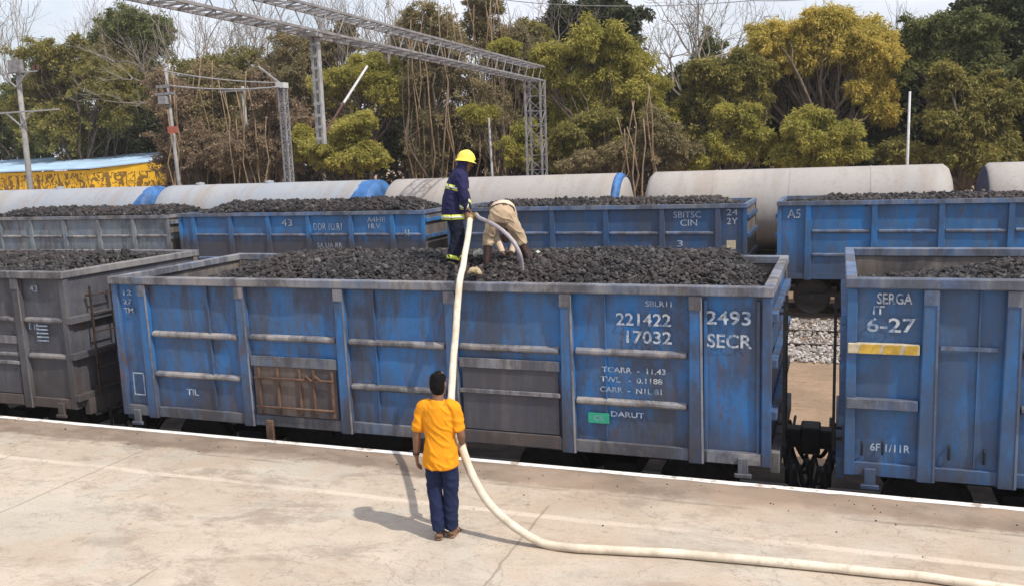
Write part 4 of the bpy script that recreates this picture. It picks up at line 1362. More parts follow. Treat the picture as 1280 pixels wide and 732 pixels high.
# --- dark dense trees far behind (their crowns close the view between the nearer ones)
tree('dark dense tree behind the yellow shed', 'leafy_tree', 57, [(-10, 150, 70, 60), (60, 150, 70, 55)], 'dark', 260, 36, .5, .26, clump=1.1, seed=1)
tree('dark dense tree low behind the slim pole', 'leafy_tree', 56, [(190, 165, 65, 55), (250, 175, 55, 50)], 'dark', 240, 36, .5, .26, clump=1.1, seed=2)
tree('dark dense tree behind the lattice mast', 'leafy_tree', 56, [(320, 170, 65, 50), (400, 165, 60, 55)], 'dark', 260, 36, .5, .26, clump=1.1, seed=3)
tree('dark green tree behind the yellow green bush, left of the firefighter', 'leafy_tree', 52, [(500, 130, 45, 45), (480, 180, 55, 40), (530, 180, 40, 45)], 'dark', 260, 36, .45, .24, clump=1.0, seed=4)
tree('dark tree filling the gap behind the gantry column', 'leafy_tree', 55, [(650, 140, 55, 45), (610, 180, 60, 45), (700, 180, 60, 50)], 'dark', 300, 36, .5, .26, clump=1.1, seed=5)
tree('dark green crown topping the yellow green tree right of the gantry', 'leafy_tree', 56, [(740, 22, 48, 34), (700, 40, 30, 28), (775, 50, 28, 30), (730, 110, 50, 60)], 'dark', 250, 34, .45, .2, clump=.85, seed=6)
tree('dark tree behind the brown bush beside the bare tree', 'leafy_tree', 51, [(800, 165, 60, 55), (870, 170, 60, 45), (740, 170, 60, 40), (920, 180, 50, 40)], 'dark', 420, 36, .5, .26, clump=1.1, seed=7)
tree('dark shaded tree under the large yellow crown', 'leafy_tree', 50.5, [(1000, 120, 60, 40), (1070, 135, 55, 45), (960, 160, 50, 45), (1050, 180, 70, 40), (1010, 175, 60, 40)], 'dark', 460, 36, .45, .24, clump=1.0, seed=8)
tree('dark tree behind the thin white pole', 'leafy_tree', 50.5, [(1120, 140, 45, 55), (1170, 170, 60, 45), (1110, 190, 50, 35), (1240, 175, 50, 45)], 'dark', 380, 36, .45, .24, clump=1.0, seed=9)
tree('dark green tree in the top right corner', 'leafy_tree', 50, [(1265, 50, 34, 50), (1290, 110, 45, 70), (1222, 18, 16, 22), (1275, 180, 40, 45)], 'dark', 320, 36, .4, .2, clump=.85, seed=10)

# --- middle layer that closes the wood between the nearer crowns
tree('olive grey tree filling the wood between the slim pole and the lattice mast', 'leafy_tree', 52, [(240, 95, 40, 32), (290, 85, 40, 30), (260, 140, 50, 40), (310, 140, 40, 40), (215, 125, 34, 36)], 'olive', 420, 34, .36, .14, .5, .75, seed=41)
tree('dry olive tree rising behind the drop arm up to the gantry beam', 'leafy_tree', 53, [(400, 80, 34, 34), (370, 110, 36, 36), (425, 60, 28, 30), (395, 150, 44, 40)], 'tan', 340, 34, .36, .13, .5, .72, seed=42)
tree('straw coloured tall tree left of the firefighter, behind the gantry beam', 'leafy_tree', 54, [(510, 60, 34, 44), (490, 95, 34, 36), (525, 110, 34, 40), (560, 60, 30, 44)], 'tan', 380, 34, .36, .13, .5, .72, seed=43)
tree('olive tree behind the gantry column, joining the tall clump and the large yellow green tree', 'leafy_tree', 52.5, [(665, 60, 28, 40), (650, 110, 40, 40), (690, 125, 40, 36), (620, 130, 34, 40)], 'olive', 380, 34, .36, .13, .6, .72, seed=44)
tree('mid green tree behind the olive tree and the bare tree', 'leafy_tree', 53, [(850, 110, 34, 34), (900, 100, 36, 34), (940, 110, 30, 36), (830, 140, 34, 34)], 'green', 360, 34, .36, .13, .6, .72, seed=45)
tree('olive green tree between the large yellow crown and the green feathery tree', 'leafy_tree', 52.5, [(1110, 95, 30, 34), (1130, 130, 34, 34), (1100, 150, 34, 30), (1140, 70, 24, 26)], 'olive', 300, 34, .36, .13, .6, .7, seed=46)
# --- left group
tree('broad olive green tree at the left, sunlit on top', 'leafy_tree', 51, [(85, 75, 42, 34), (55, 115, 42, 40), (120, 105, 40, 36), (90, 160, 60, 42), (160, 125, 34, 36)], 'olive', 460, 34, .36, .15, .45, .75, seed=11)
tree('dark green tree rising behind the broad olive tree', 'leafy_tree', 57, [(160, 30, 42, 32), (195, 55, 28, 30), (135, 60, 35, 32), (175, 95, 36, 34)], 'green', 300, 34, .4, .15, .4, .8, seed=12)
tree('greyish green tree at the left edge', 'leafy_tree', 54, [(10, 130, 40, 34), (40, 165, 40, 30), (-15, 175, 45, 38)], 'green', 260, 34, .38, .15, .4, .8, seed=13)
tree('brown leaved tree between the broad olive tree and the slim pole', 'leafy_tree', 55, [(135, 75, 30, 28), (165, 105, 26, 30), (150, 140, 28, 26)], 'tan', 190, 32, .32, .12, .5, .6, seed=14)
tree('low olive bush at the right end of the yellow shed', 'bush', 56, [(140, 165, 40, 18), (115, 175, 30, 14), (190, 175, 26, 14)], 'olive', 130, 32, .32, .12, .5, .5, seed=15, trunk_r=.06, cat='bush')
tree('dry brown bush behind the slim pole', 'dry_bush', 43, [(215, 130, 34, 34), (220, 185, 34, 38), (240, 180, 34, 40)], 'brown', 300, 34, .30, .11, .7, .6, seed=16, trunk_r=.07, stems=3, culms=7, cat='bush')
tree('dry bush with an olive top, left of the lattice mast', 'dry_bush', 45, [(255, 96, 30, 20), (285, 120, 34, 30), (275, 170, 44, 46), (315, 180, 34, 40)], 'tan', 340, 34, .30, .11, .7, .6, seed=17, trunk_r=.07, stems=3, culms=7, cat='bush')
tree('reddish brown dry bush around the lattice mast', 'dry_bush', 42.5, [(335, 130, 30, 34), (330, 185, 40, 36), (372, 170, 26, 44), (280, 200, 40, 24)], 'brown', 300, 34, .30, .11, .7, .55, seed=18, trunk_r=.07, stems=3, culms=7, cat='bush')
tree('tall thin brown tree behind the drop arm', 'leafy_tree', 50, [(355, 70, 24, 32), (375, 110, 28, 34), (335, 100, 22, 30)], 'tan', 130, 28, .30, .10, .5, .7, seed=19)
tree('yellow green tree behind the white cantilever tube', 'leafy_tree', 48, [(455, 85, 34, 24), (420, 110, 30, 30), (470, 120, 36, 30), (490, 95, 20, 24)], 'lime', 260, 34, .32, .12, .5, .6, seed=20)
tree('yellow green bush above the tank, under the hanging drop arm', 'bush', 42, [(450, 165, 30, 22), (415, 185, 38, 22), (465, 190, 32, 22), (385, 180, 20, 22), (440, 205, 50, 14)], 'lime', 260, 36, .30, .12, .6, .5, seed=21, trunk_r=.07, cat='bush')

# --- centre group
tree('tall dry creeper covered trees with pale stems, behind the firefighter', 'bamboo_clump', 48, [(545, 30, 36, 42), (530, 95, 30, 40), (565, 90, 36, 46), (545, 165, 46, 50), (590, 150, 34, 50)], 'tan', 420, 32, .30, .10, .7, .7, seed=22, trunk_r=.1, stems=3, culms=14, cat='tree')
tree('tall straw coloured clump left of the gantry column', 'bamboo_clump', 50, [(605, 25, 26, 46), (622, 85, 24, 40), (640, 60, 24, 40), (615, 140, 30, 40)], 'tan', 260, 32, .30, .10, .7, .65, seed=23, trunk_r=.1, stems=3, culms=9, cat='tree')
tree('small yellow green sprays beside the thin silver pole', 'bush', 44, [(605, 142, 26, 9), (655, 165, 16, 14), (622, 62, 22, 9), (645, 190, 30, 22)], 'lime', 90, 30, .28, .10, .6, .45, seed=24, trunk_r=.05, cat='bush')
tree('large yellow green tree right of the gantry column', 'leafy_tree', 46, [(700, 70, 36, 26), (745, 62, 40, 34), (790, 75, 34, 34), (720, 105, 40, 24), (775, 110, 42, 34), (810, 115, 30, 26), (765, 150, 36, 30), (720, 150, 30, 30), (820, 150, 30, 24), (690, 95, 24, 18)], 'lime', 640, 36, .34, .11, .75, .68, seed=25)
tree('dry tan bush with thin stems above the tank ends', 'dry_bush', 42, [(815, 165, 30, 28), (800, 195, 36, 22), (845, 190, 26, 24), (725, 205, 24, 14)], 'tan', 220, 34, .28, .09, .6, .55, seed=26, trunk_r=.07, stems=3, cat='bush', culms=8)
tree('olive tree between the bare tree and the large yellow crown', 'leafy_tree', 46.5, [(890, 95, 30, 24), (920, 110, 34, 28), (870, 130, 34, 26), (905, 150, 40, 28), (945, 140, 24, 30), (880, 185, 40, 24), (935, 85, 22, 18)], 'olive', 460, 36, .32, .12, .6, .62, seed=27)

tree('low yellow green bush between the tan bush and the hanging bush', 'bush', 43, [(900, 190, 34, 18), (940, 180, 28, 22), (865, 200, 26, 14), (925, 150, 24, 18)], 'lime', 190, 34, .30, .11, .8, .5, seed=35, trunk_r=.06, cat='bush')
tree('low olive bush at the foot of the large yellow green tree', 'bush', 43.5, [(720, 180, 34, 22), (765, 190, 30, 20), (690, 195, 24, 18), (745, 155, 26, 20)], 'olive', 200, 34, .30, .11, .8, .5, seed=36, trunk_r=.06, cat='bush')
# --- right group
tree('large yellow crowned tree at the right, brightest of the wood', 'leafy_tree', 48, [(1030, 24, 34, 22), (990, 45, 36, 26), (1050, 55, 46, 30), (1085, 75, 34, 28), (960, 65, 26, 22), (1015, 75, 50, 22), (1090, 110, 26, 26), (940, 90, 20, 20), (1100, 135, 14, 18)], 'yellow', 640, 38, .36, .11, .8, .7, seed=28)
tree('hanging yellow green bush low in front of the dark tree', 'bush', 42.5, [(1000, 158, 28, 16), (1030, 170, 34, 22), (985, 190, 24, 16), (1045, 195, 28, 14), (1010, 200, 36, 12)], 'lime', 230, 34, .32, .11, .9, .5, seed=29, trunk_r=.07, cat='bush')
tree('green feathery tree right of the large yellow crown', 'leafy_tree', 49, [(1150, 40, 22, 22), (1195, 50, 38, 30), (1215, 90, 44, 34), (1160, 90, 36, 30), (1120, 80, 24, 20), (1235, 60, 22, 26)], 'green', 420, 36, .34, .12, .7, .68, seed=30)
tree('olive tree with drooping leaves at the right, in front of the green feathery one', 'leafy_tree', 44.5, [(1195, 110, 30, 24), (1230, 125, 34, 30), (1180, 150, 30, 26), (1215, 165, 40, 32), (1250, 180, 30, 26), (1190, 195, 44, 16), (1120, 190, 26, 16)], 'olive', 480, 36, .34, .12, .9, .6, seed=31)
tree('green tree just beyond the right edge', 'leafy_tree', 46, [(1330, 90, 60, 70), (1390, 120, 70, 70)], 'green', 300, 34, .4, .16, .5, .8, seed=32)
tree('olive tree beyond the left edge behind the shed', 'leafy_tree', 55, [(-90, 120, 60, 70), (-160, 110, 70, 80)], 'olive', 300, 34, .42, .17, .5, .85, seed=33)

# --- leafless trees against the sky
bare_tree('grey bare tree in the top left corner', 25, -15, 60, 1.0, 1, .17)
bare_tree('bare tree rising behind the broad olive tree', 80, -5, 61, 1.0, 2, .15)
bare_tree('bare tree with forked crown above the slim pole', 225, -15, 53, 1.0, 3, .17)
bare_tree('slender bare tree left of the lattice mast, against the sky', 275, -10, 54, .9, 4, .15)
bare_tree('bare twiggy tree behind the hanging drop arm', 335, -20, 52, .95, 5, .16)
bare_tree('bare tree behind the middle of the gantry beam', 425, -20, 53, .9, 6, .15)
bare_tree('upright bare tree left of the tall dry clump', 500, -30, 52, .85, 7, .16)
bare_tree('bare tree above the gantry column', 660, -20, 54, 1.0, 8, .15)
bare_tree('pale bare tree with spreading limbs right of the yellow green tree', 875, -8, 49, 1.25, 9, .15, split=.55)
bare_tree('dark bare tree left of the large yellow crown', 840, 5, 56, 1.0, 10, .13, 'bark')
bare_tree('bare tree behind the large yellow crown', 965, 5, 55, 1.0, 11, .13, 'bark')
bare_tree('thin bare tree right of the large yellow crown', 1165, 5, 55, .9, 12, .12, 'bark')


# ------------------------------------------------------------------ people
def solid(mb, name, mat, parent, voxel=.012, smooth=6, wrinkle=0, wscale=9, seed=0, org=(0, 0, 0), folds=0):
    """fuse overlapping lofts into one continuous skin"""
    me = mb.mesh(name + '_raw', org)
    o = bpy.data.objects.new(name, me); COL.objects.link(o)
    r_ = o.modifiers.new('r', 'REMESH'); r_.mode = 'VOXEL'; r_.voxel_size = voxel; r_.use_smooth_shade = True
    if smooth:
        s_ = o.modifiers.new('s', 'SMOOTH'); s_.factor = .5; s_.iterations = smooth
    dg = bpy.context.evaluated_depsgraph_get()
    out = bpy.data.meshes.new_from_object(o.evaluated_get(dg))
    bpy.data.objects.remove(o); bpy.data.meshes.remove(me)
    if wrinkle:
        nrm = [v.normal.copy() for v in out.vertices]
        for v, nn in zip(out.vertices, nrm):
            p = v.co
            q = mnoise.noise(Vector((p.x * wscale + seed, p.y * wscale, p.z * wscale * .55))) + .5 * mnoise.noise(Vector((p.x * wscale * 2.2, p.y * wscale * 2.2 + seed, p.z * wscale * 1.3)))
            fo = 0
            if folds:
                # creases: sharp ridges running aslant
                r1 = mnoise.noise(Vector(((p.x + p.y) * 5 + seed, (p.x - p.y) * 4, p.z * 11 + p.x * 9)))
                fo = (1 - abs(r1) * 3.2) * folds if abs(r1) < .31 else 0
            v.co = p + nn * (q * wrinkle + fo)
        out.update()
    out.name = name
    out.materials.clear()
    return link(name, out, mat, parent, smooth=True)


def V3(*a): return np.array(a, float)


def add_hand(mb, wrist, d, palm_n, side, curl=.5, L=.17):
    """palm, four bent fingers of different length, thumb from the side of the palm"""
    d = d / np.linalg.norm(d); pn = palm_n - d * palm_n.dot(d); pn /= np.linalg.norm(pn)
    s = np.cross(d, pn) * side
    pe = wrist + d * L * .5
    mb.loft([wrist - d * .02, wrist + d * .03, pe], [(.024, .019), (.036, .017), (.040, .015)], side=s, n=10, sub=3)
    for i, (o, ln) in enumerate(((.030, .92), (.010, 1.0), (-.010, .95), (-.029, .76))):
        b = pe + s * o - d * .012
        f1 = b + (d * math.cos(curl * .5) + pn * math.sin(curl * .5)) * L * .22 * ln
        f2 = f1 + (d * math.cos(curl * 1.5) + pn * math.sin(curl * 1.5)) * L * .17 * ln
        f3 = f2 + (d * math.cos(curl * 2.3) + pn * math.sin(curl * 2.3)) * L * .13 * ln
        mb.loft([b, f1, f2, f3], [.0105, .0098, .009, .0075], n=8, sub=2)
    tb = wrist + d * L * .18 + s * .028
    t1 = tb + (d * .6 + s * .6 + pn * .35) * L * .2; t2 = t1 + (d * .8 + s * .12 + pn * .5) * L * .17
    mb.loft([tb, t1, t2], [.0135, .0115, .009], n=8, sub=2)


def head_lofts(mb, c, up, fw, sc=1.0):
    """skull, jaw, nose, brow, ears; c = centre of the head"""
    up = up / np.linalg.norm(up); fw = fw - up * fw.dot(up); fw /= np.linalg.norm(fw); s = np.cross(fw, up)
    g_ = lambda a, b, k: c + (s * a + fw * b + up * k) * sc
    mb.loft([g_(0, .035, -.115), g_(0, .03, -.09), g_(0, .015, -.045), g_(0, .0, .0), g_(0, -.005, .05), g_(0, -.008, .095)],
            [(.030, .028), (.045, .048), (.064, .078), (.072, .092), (.074, .096), (.052, .068)], side=s, n=20, sub=4, dome=.5)
    mb.loft([g_(0, .088, .022), g_(0, .103, -.010), g_(0, .110, -.026)], [.009, .013, .015], side=s, n=8, sub=2)
    mb.loft([g_(-.045, .078, .034), g_(0, .092, .038), g_(.045, .078, .034)], [.008, .011, .008], side=up, n=8, sub=2)
    for k in (-1, 1): mb.loft([g_(k * .073, -.008, -.03), g_(k * .080, -.012, 0), g_(k * .076, -.012, .03)], [(.008, .012), (.009, .018), (.007, .014)], side=s, n=8, sub=2)
    mb.loft([g_(-.02, .092, -.062), g_(0, .098, -.06), g_(.02, .092, -.062)], [.006, .009, .006], side=up, n=8, sub=2)
    return s, fw, up, g_


def paint_eyes(o, g_, org):
    """dark irises/brows as a second material on the face"""
    o.data.materials.append(M['skin_dark'])
    pts = [Vector(g_(k * .033, .085, .018)) for k in (-1, 1)] + [Vector(g_(k * .033, .088, .040)) for k in (-1, 1)]
    for p in o.data.polygons:
        if any((p.center - q).length < .011 for q in pts): p.material_index = 1


def limb(mb, a, b, c, ra, rb, rc, side=(1, 0, 0), bulge=1.06):
    """two-bone limb with the muscle a little below each joint"""
    m1 = a + (b - a) * .4; m2 = b + (c - b) * .3
    mb.loft([a, m1, b, m2, c], [ra, (ra * .55 + rb * .45) * bulge, rb, (rb * .8 + rc * .2) * bulge, rc], side=side, n=14, sub=4)


# ---- man in the yellow T-shirt on the platform (local frame: faces +y, away from the camera)
man = root('person', (-3.75, 7.84, 0.0), R_(10)); man['_org'] = [0, 0, 0]
tag(man, 'man in a yellow t-shirt and navy trousers standing on the platform with his back turned', 'person')
mb = MB()
TOR = [V3(0, -.005, .84), V3(0, -.01, .95), V3(0, -.005, 1.08), V3(0, .0, 1.25), V3(0, -.01, 1.40), V3(0, -.012, 1.47)]
mb.loft(TOR, [(.145, .11), (.158, .118), (.142, .105), (.165, .112), (.160, .085), (.06, .055)], n=20)
mb.loft([V3(0, -.01, 1.44), V3(.005, .0, 1.54), V3(.008, .008, 1.60)], [.062, .054, .052], n=14)
hc = V3(.012, .015, 1.632); fwd = V3(.25, 1, -.12)
s_, f_, u_, g_ = head_lofts(mb, hc, V3(.02, .06, 1), fwd, 1.07)
shL, shR = V3(-.168, -.005, 1.395), V3(.168, -.005, 1.395)
elL, wrL = V3(-.235, -.02, 1.11), V3(-.262, .02, .87)
elR, wrR = V3(.222, -.01, 1.12), V3(.185, .16, .97)
limb(mb, shL, elL, wrL, .050, .042, .028); limb(mb, shR, elR, wrR, .050, .042, .028)
add_hand(mb, wrL, V3(.02, .12, -1), V3(1, .1, 0), 1, .45)
add_hand(mb, wrR, V3(-.05, .9, -.25), V3(-.4, .15, -.9), -1, .9)
hips = {}
for k, kn, an in ((-1, V3(-.085, .02, .50), V3(-.050, -.02, .09)), (1, V3(.080, .03, .50), V3(.065, .05, .09))):
    limb(mb, V3(k * .085, 0, .88), kn, an, .086, .058, .038)
    mb.loft([an + V3(0, -.035, -.045), an + V3(k * .01, .06, -.055), an + V3(k * .025, .15, -.065)], [(.032, .034), (.04, .028), (.038, .018)], n=12)
    hips[k] = (kn, an)
body = solid(mb, 'body', M['skin'], man, .0075, 4)
paint_eyes(body, g_, None)
mb = MB()
mb.loft([V3(0, -.004, .79), V3(0, -.008, .93), V3(0, -.005, 1.08), V3(0, 0, 1.25), V3(0, -.01, 1.385), V3(0, -.012, 1.462)],
        [(.178, .150), (.172, .142), (.152, .118), (.168, .124), (.164, .105), (.080, .075)], n=22, dome=.2)
for a, e in ((shL, elL), (shR, elR)):
    d_ = (e - a)
    mb.loft([a + V3(-a[0] * .45, 0, .028), a + V3(-a[0] * .12, 0, .010), a + d_ * .20, a + d_ * .55, a + d_ * .80], [.059, .065, .063, .060, .062], n=16, dome=.5)
solid(mb, 'shirt', M['shirt_yellow'], man, .0075, 2, .008, 9, 3, folds=.010)
mb = MB()
mb.loft([V3(0, -.002, .80), V3(0, -.004, .88), V3(0, -.004, .95)], [(.156, .120), (.156, .118), (.148, .11)], n=20, dome=.2)
for k in (-1, 1):
    kn, an = hips[k]
    mb.loft([V3(k * .080, 0, .88), V3(k * .082, .01, .70), kn, kn * .5 + an * .5 + V3(0, -.012, 0), an + V3(0, -.008, .015)], [(.092, .105), (.088, .095), (.074, .078), (.070, .076), (.062, .070)], n=16, dome=.1)
solid(mb, 'trousers', M['trouser_navy'], man, .0075, 2, .006, 10, 5, folds=.009)
mb = MB()
mb.loft([g_(0, -.012, -.075), g_(0, -.028, -.03), g_(0, -.018, .03), g_(0, -.010, .09), g_(0, -.008, .112)], [(.062, .055), (.075, .074), (.080, .090), (.068, .082), (.03, .04)], side=s_, n=20)
solid(mb, 'hair', M['hair'], man, .008, 2, .006, 40, 2)
for k in (-1, 1):
    an = hips[k][1]
    mb = MB()
    mb.loft([an + V3(0, -.055, -.075), an + V3(k * .008, .04, -.078), an + V3(k * .028, .175, -.080)], [(.040, .012), (.046, .012), (.044, .010)], n=14)
    mb.loft([an + V3(-.045, .075, -.055), an + V3(.015 * k, .085, -.016), an + V3(.062, .075, -.055)], [(.022, .007)] * 3, side=(0, 1, 0), n=8)
    mb.loft([an + V3(-.042, -.03, -.05), an + V3(0, -.075, -.02), an + V3(.042, -.03, -.05)], [(.018, .007)] * 3, side=(0, 0, 1), n=8)
    solid(mb, 'sandal', M['sandal'], man, .007, 2)
# small watch on the left wrist
mb = MB(); mb.lathe([(.033, -.012), (.036, -.012), (.036, .012), (.033, .012)], tuple(wrL + V3(0, -.008, .03)), 'z', 16); mb.build('watch', M['belt'], man, org=(0, 0, 0))

# ---- firefighter on the coal (faces right and away)
ff = root('person', (-5.40, 12.2, 2.24), R_(-58)); ff['_org'] = [0, 0, 0]
tag(ff, 'firefighter in navy jacket and yellow helmet standing on the coal holding the hose', 'person')
mb = MB()
TF = [V3(0, -.02, .82), V3(0, -.02, .93), V3(0, .01, 1.06), V3(0, .055, 1.22), V3(0, .085, 1.36), V3(0, .105, 1.43)]
mb.loft(TF, [(.145, .11), (.155, .118), (.145, .108), (.165, .115), (.16, .085), (.06, .055)], n=18)
mb.loft([V3(0, .10, 1.40), V3(0, .14, 1.48), V3(0, .16, 1.52)], [.062, .054, .052], n=14)
hc2 = V3(0, .185, 1.545); s2, f2, u2, g2 = head_lofts(mb, hc2, V3(0, .26, 1), V3(.1, 1, -.45), 1.06)
# hose head in the local frame
rot = Matrix.Rotation(R_(58), 3, 'Z')
hw_ = rot @ (Vector((-5.15, 12.20, 3.00)) - Vector((-5.40, 12.2, 2.24)))
HN = V3(*hw_)
shR2, shL2 = V3(.19, .08, 1.365), V3(-.19, .09, 1.365)
elR2, wrR2 = V3(.27, .10, 1.07), HN + V3(.03, -.10, .06)
elL2, wrL2 = V3(-.20, .20, 1.07), HN + V3(-.05, -.03, .10)
limb(mb, shR2, elR2, wrR2, .048, .044, .030); limb(mb, shL2, elL2, wrL2, .048, .044, .030)
add_hand(mb, wrR2, HN + V3(.02, .04, -.02) - wrR2, V3(-1, 0, -.3), -1, .85)
add_hand(mb, wrL2, HN + V3(.03, .10, -.06) - wrL2, V3(.5, 0, -.9), 1, .85)
hp2 = {}
for k, kn, an in ((-1, V3(-.13, .05, .47), V3(-.16, .02, .08)), (1, V3(.13, .0, .47), V3(.19, -.10, .08))):
    limb(mb, V3(k * .085, -.02, .86), kn, an, .086, .058, .04)
    hp2[k] = (kn, an)
bodyf = solid(mb, 'body', M['skin'], ff, .009, 4); paint_eyes(bodyf, g2, None)
mb = MB()
JK = [V3(0, -.02, .74), V3(0, -.02, .90), V3(0, .01, 1.06), V3(0, .055, 1.22), V3(0, .085, 1.345), V3(0, .112, 1.44)]
JR = [(.215, .180), (.208, .176), (.200, .168), (.212, .166), (.205, .130), (.105, .100)]
mb.loft(JK, JR, n=22, dome=.12)
for a, e, w_ in ((shR2, elR2, wrR2), (shL2, elL2, wrL2)):
    mb.loft([a + V3(-a[0] * .4, 0, .02), a + V3(-a[0] * .1, 0, .008), a + (e - a) * .4, e, e + (w_ - e) * .5, e + (w_ - e) * .86], [.072, .082, .080, .070, .063, .058], n=16, dome=.45)
solid(mb, 'jacket', M['fire_navy'], ff, .009, 2, .008, 8, 7, folds=.010)


def ring(mb, path, radii, i0, f0, h, grow=.012):
    """short hoop round a lofted garment at fraction f0 between ring i0 and i0+1"""
    a, b = np.array(path[i0]), np.array(path[i0 + 1]); t = (b - a) / np.linalg.norm(b - a)
    c = a + (b - a) * f0
    ra = np.array(radii[i0] if hasattr(radii[i0], '__len__') else (radii[i0],) * 2); rb = np.array(radii[i0 + 1] if hasattr(radii[i0 + 1], '__len__') else (radii[i0 + 1],) * 2)
    r_ = ra + (rb - ra) * f0 + grow
    mb.loft([c - t * h / 2, c + t * h / 2], [tuple(r_), tuple(r_)], n=22, sub=2, dome=.02)


for i0, f0 in ((0, .14), (2, .72)):
    mb = MB(); ring(mb, JK, JR, i0, f0, .075, .009); bd = mb.build('reflective_band', M['hivis'], ff, smooth=True, org=(0, 0, 0))
    mb = MB(); ring(mb, JK, JR, i0, f0, .026, .0115); mb.build('silver_stripe', M['silver'], bd, smooth=True, org=(0, 0, 0))
for a, e, w_ in ((shR2, elR2, wrR2), (shL2, elL2, wrL2)):
    mb = MB(); ring(mb, [e, w_], [.066, .058], 0, .58, .07, .006); bd = mb.build('cuff_band', M['hivis'], ff, smooth=True, org=(0, 0, 0))
    mb = MB(); ring(mb, [e, w_], [.066, .058], 0, .58, .024, .0085); mb.build('silver_stripe', M['silver'], bd, smooth=True, org=(0, 0, 0))
mb = MB()
mb.loft([V3(0, -.02, .76), V3(0, -.02, .86)], [(.175, .145), (.178, .145)], n=18, dome=.3)
for k in (-1, 1):
    kn, an = hp2[k]
    mb.loft([V3(k * .082, -.02, .85), kn * .5 + V3(k * .042, -.01, .43), kn, kn * .5 + an * .5, an + V3(0, 0, .03)], [(.105, .118), (.104, .11), (.096, .10), (.092, .098), (.090, .096)], n=16, dome=.1)
solid(mb, 'trousers', M['fire_black'], ff, .009, 2, .008, 9, 9, folds=.010)
for k in (-1, 1):
    kn, an = hp2[k]
    mb = MB(); ring(mb, [an + V3(0, 0, .03), kn], [.093, .098], 0, .14, .055, .006); mb.build('hem_band', M['hivis'], ff, smooth=True, org=(0, 0, 0))
    mb = MB(); mb.loft([an + V3(0, -.01, .06), an + V3(0, -.01, -.03), an + V3(0, .05, -.05), an + V3(0, .17, -.055)], [(.05, .055), (.05, .055), (.05, .04), (.046, .026)], n=14)
    solid(mb, 'boot', M['tan_cloth'], ff, .010, 3)
# hood / neck cape, helmet
mb = MB(); mb.loft([g2(0, -.05, -.20), g2(0, -.04, -.12), g2(0, -.03, -.04), g2(0, -.02, .04)], [(.135, .105), (.100, .090), (.095, .086), (.09, .092)], side=s2, n=18)
solid(mb, 'hood', M['fire_navy'], ff, .010, 3, .005, 14, 4)
mb = MB()
n_ = 28; prof = [(.135, .150, .030), (.128, .142, .034), (.112, .126, .045), (.110, .124, .075), (.102, .114, .115), (.082, .092, .150), (.05, .056, .172), (.012, .014, .180)]
vs = []; fs = []
for (a, b, h) in prof:
    for k in range(n_):
        an_ = 2 * math.pi * k / n_
        cx_, cy_ = a * math.cos(an_), b * math.sin(an_)
        hh = h - (.022 * max(0, -math.sin(an_)) if h < .04 else 0)
        vs.append(g2(cx_, cy_ * (1.12 if (h < .04 and cy_ > 0) else 1.0) - .005, hh))
for i in range(len(prof) - 1):
    for k in range(n_):
        k2 = (k + 1) % n_; fs.append((i * n_ + k, i * n_ + k2, (i + 1) * n_ + k2, (i + 1) * n_ + k))
fs.append(tuple((len(prof) - 1) * n_ + k for k in range(n_)))
mb.add(vs, fs)
mb.loft([g2(0, .125, .075), g2(0, .08, .145), g2(0, 0, .182), g2(0, -.08, .145), g2(0, -.122, .075)], [(.012, .012)] * 5, side=s2, n=8, sub=4)
mb.build('helmet', M['helmet'], ff, smooth=True, org=(0, 0, 0))

# ---- man in khaki bent double over the coal, seen from behind
bm_ = root('person', (-4.585, 12.05, 2.24), R_(17)); bm_['_org'] = [0, 0, 0]
tag(bm_, 'man in khaki bent double over the coal with his back to the platform', 'person')
mb = MB()
TB = [V3(0, -.03, .74), V3(0, -.03, .82), V3(0, .06, .87), V3(0, .24, .80), V3(0, .38, .66), V3(0, .43, .58)]
mb.loft(TB, [(.15, .12), (.16, .125), (.145, .11), (.165, .115), (.155, .09), (.06, .055)], n=18)
mb.loft([V3(0, .41, .61), V3(0, .48, .52), V3(0, .51, .48)], [.06, .054, .052], n=12)
s3, f3, u3, g3 = head_lofts(mb, V3(0, .535, .435), V3(0, .75, -.6), V3(0, -.55, -.8))
shL3, shR3 = V3(-.17, .36, .63), V3(.17, .36, .63)
elL3, wrL3 = V3(-.12, .38, .38), V3(-.02, .28, .16)
elR3, wrR3 = V3(.15, .36, .38), V3(.08, .24, .16)
limb(mb, shL3, elL3, wrL3, .054, .042, .028); limb(mb, shR3, elR3, wrR3, .054, .042, .028)
add_hand(mb, wrL3, V3(.1, -.1, -1), V3(.5, -.5, 0), 1, .7); add_hand(mb, wrR3, V3(.1, -.25, -1), V3(-.9, 0, -.1), -1, .7)
hp3 = {}
for k, kn, an in ((-1, V3(-.215, .0, .45), V3(-.255, -.06, .08)), (1, V3(.245, .03, .45), V3(.36, .0, .08))):
    limb(mb, V3(k * .09, -.02, .80), kn, an, .088, .058, .04)
    hp3[k] = (kn, an)
bodyb = solid(mb, 'body', M['skin'], bm_, .009, 4); paint_eyes(bodyb, g3, None)
mb = MB()
mb.loft([V3(0, -.01, .82), V3(0, .06, .875), V3(0, .24, .805), V3(0, .37, .665), V3(0, .42, .60)], [(.170, .122), (.178, .13), (.198, .135), (.180, .108), (.075, .07)], n=20, dome=.2)
for a, e, w_ in ((shL3, elL3, wrL3), (shR3, elR3, wrR3)):
    mb.loft([a, a + (e - a) * .4, e, e + (w_ - e) * .8], [.070, .066, .056, .050], n=14, dome=.1)
solid(mb, 'shirt', M['khaki_pale'], bm_, .010, 3, .008, 9, 2)
mb = MB()
mb.loft([V3(0, -.045, .69), V3(0, -.04, .77), V3(0, -.015, .825), V3(0, .035, .862)], [(.150, .110), (.182, .130), (.178, .128), (.166, .12)], n=20, dome=.3)
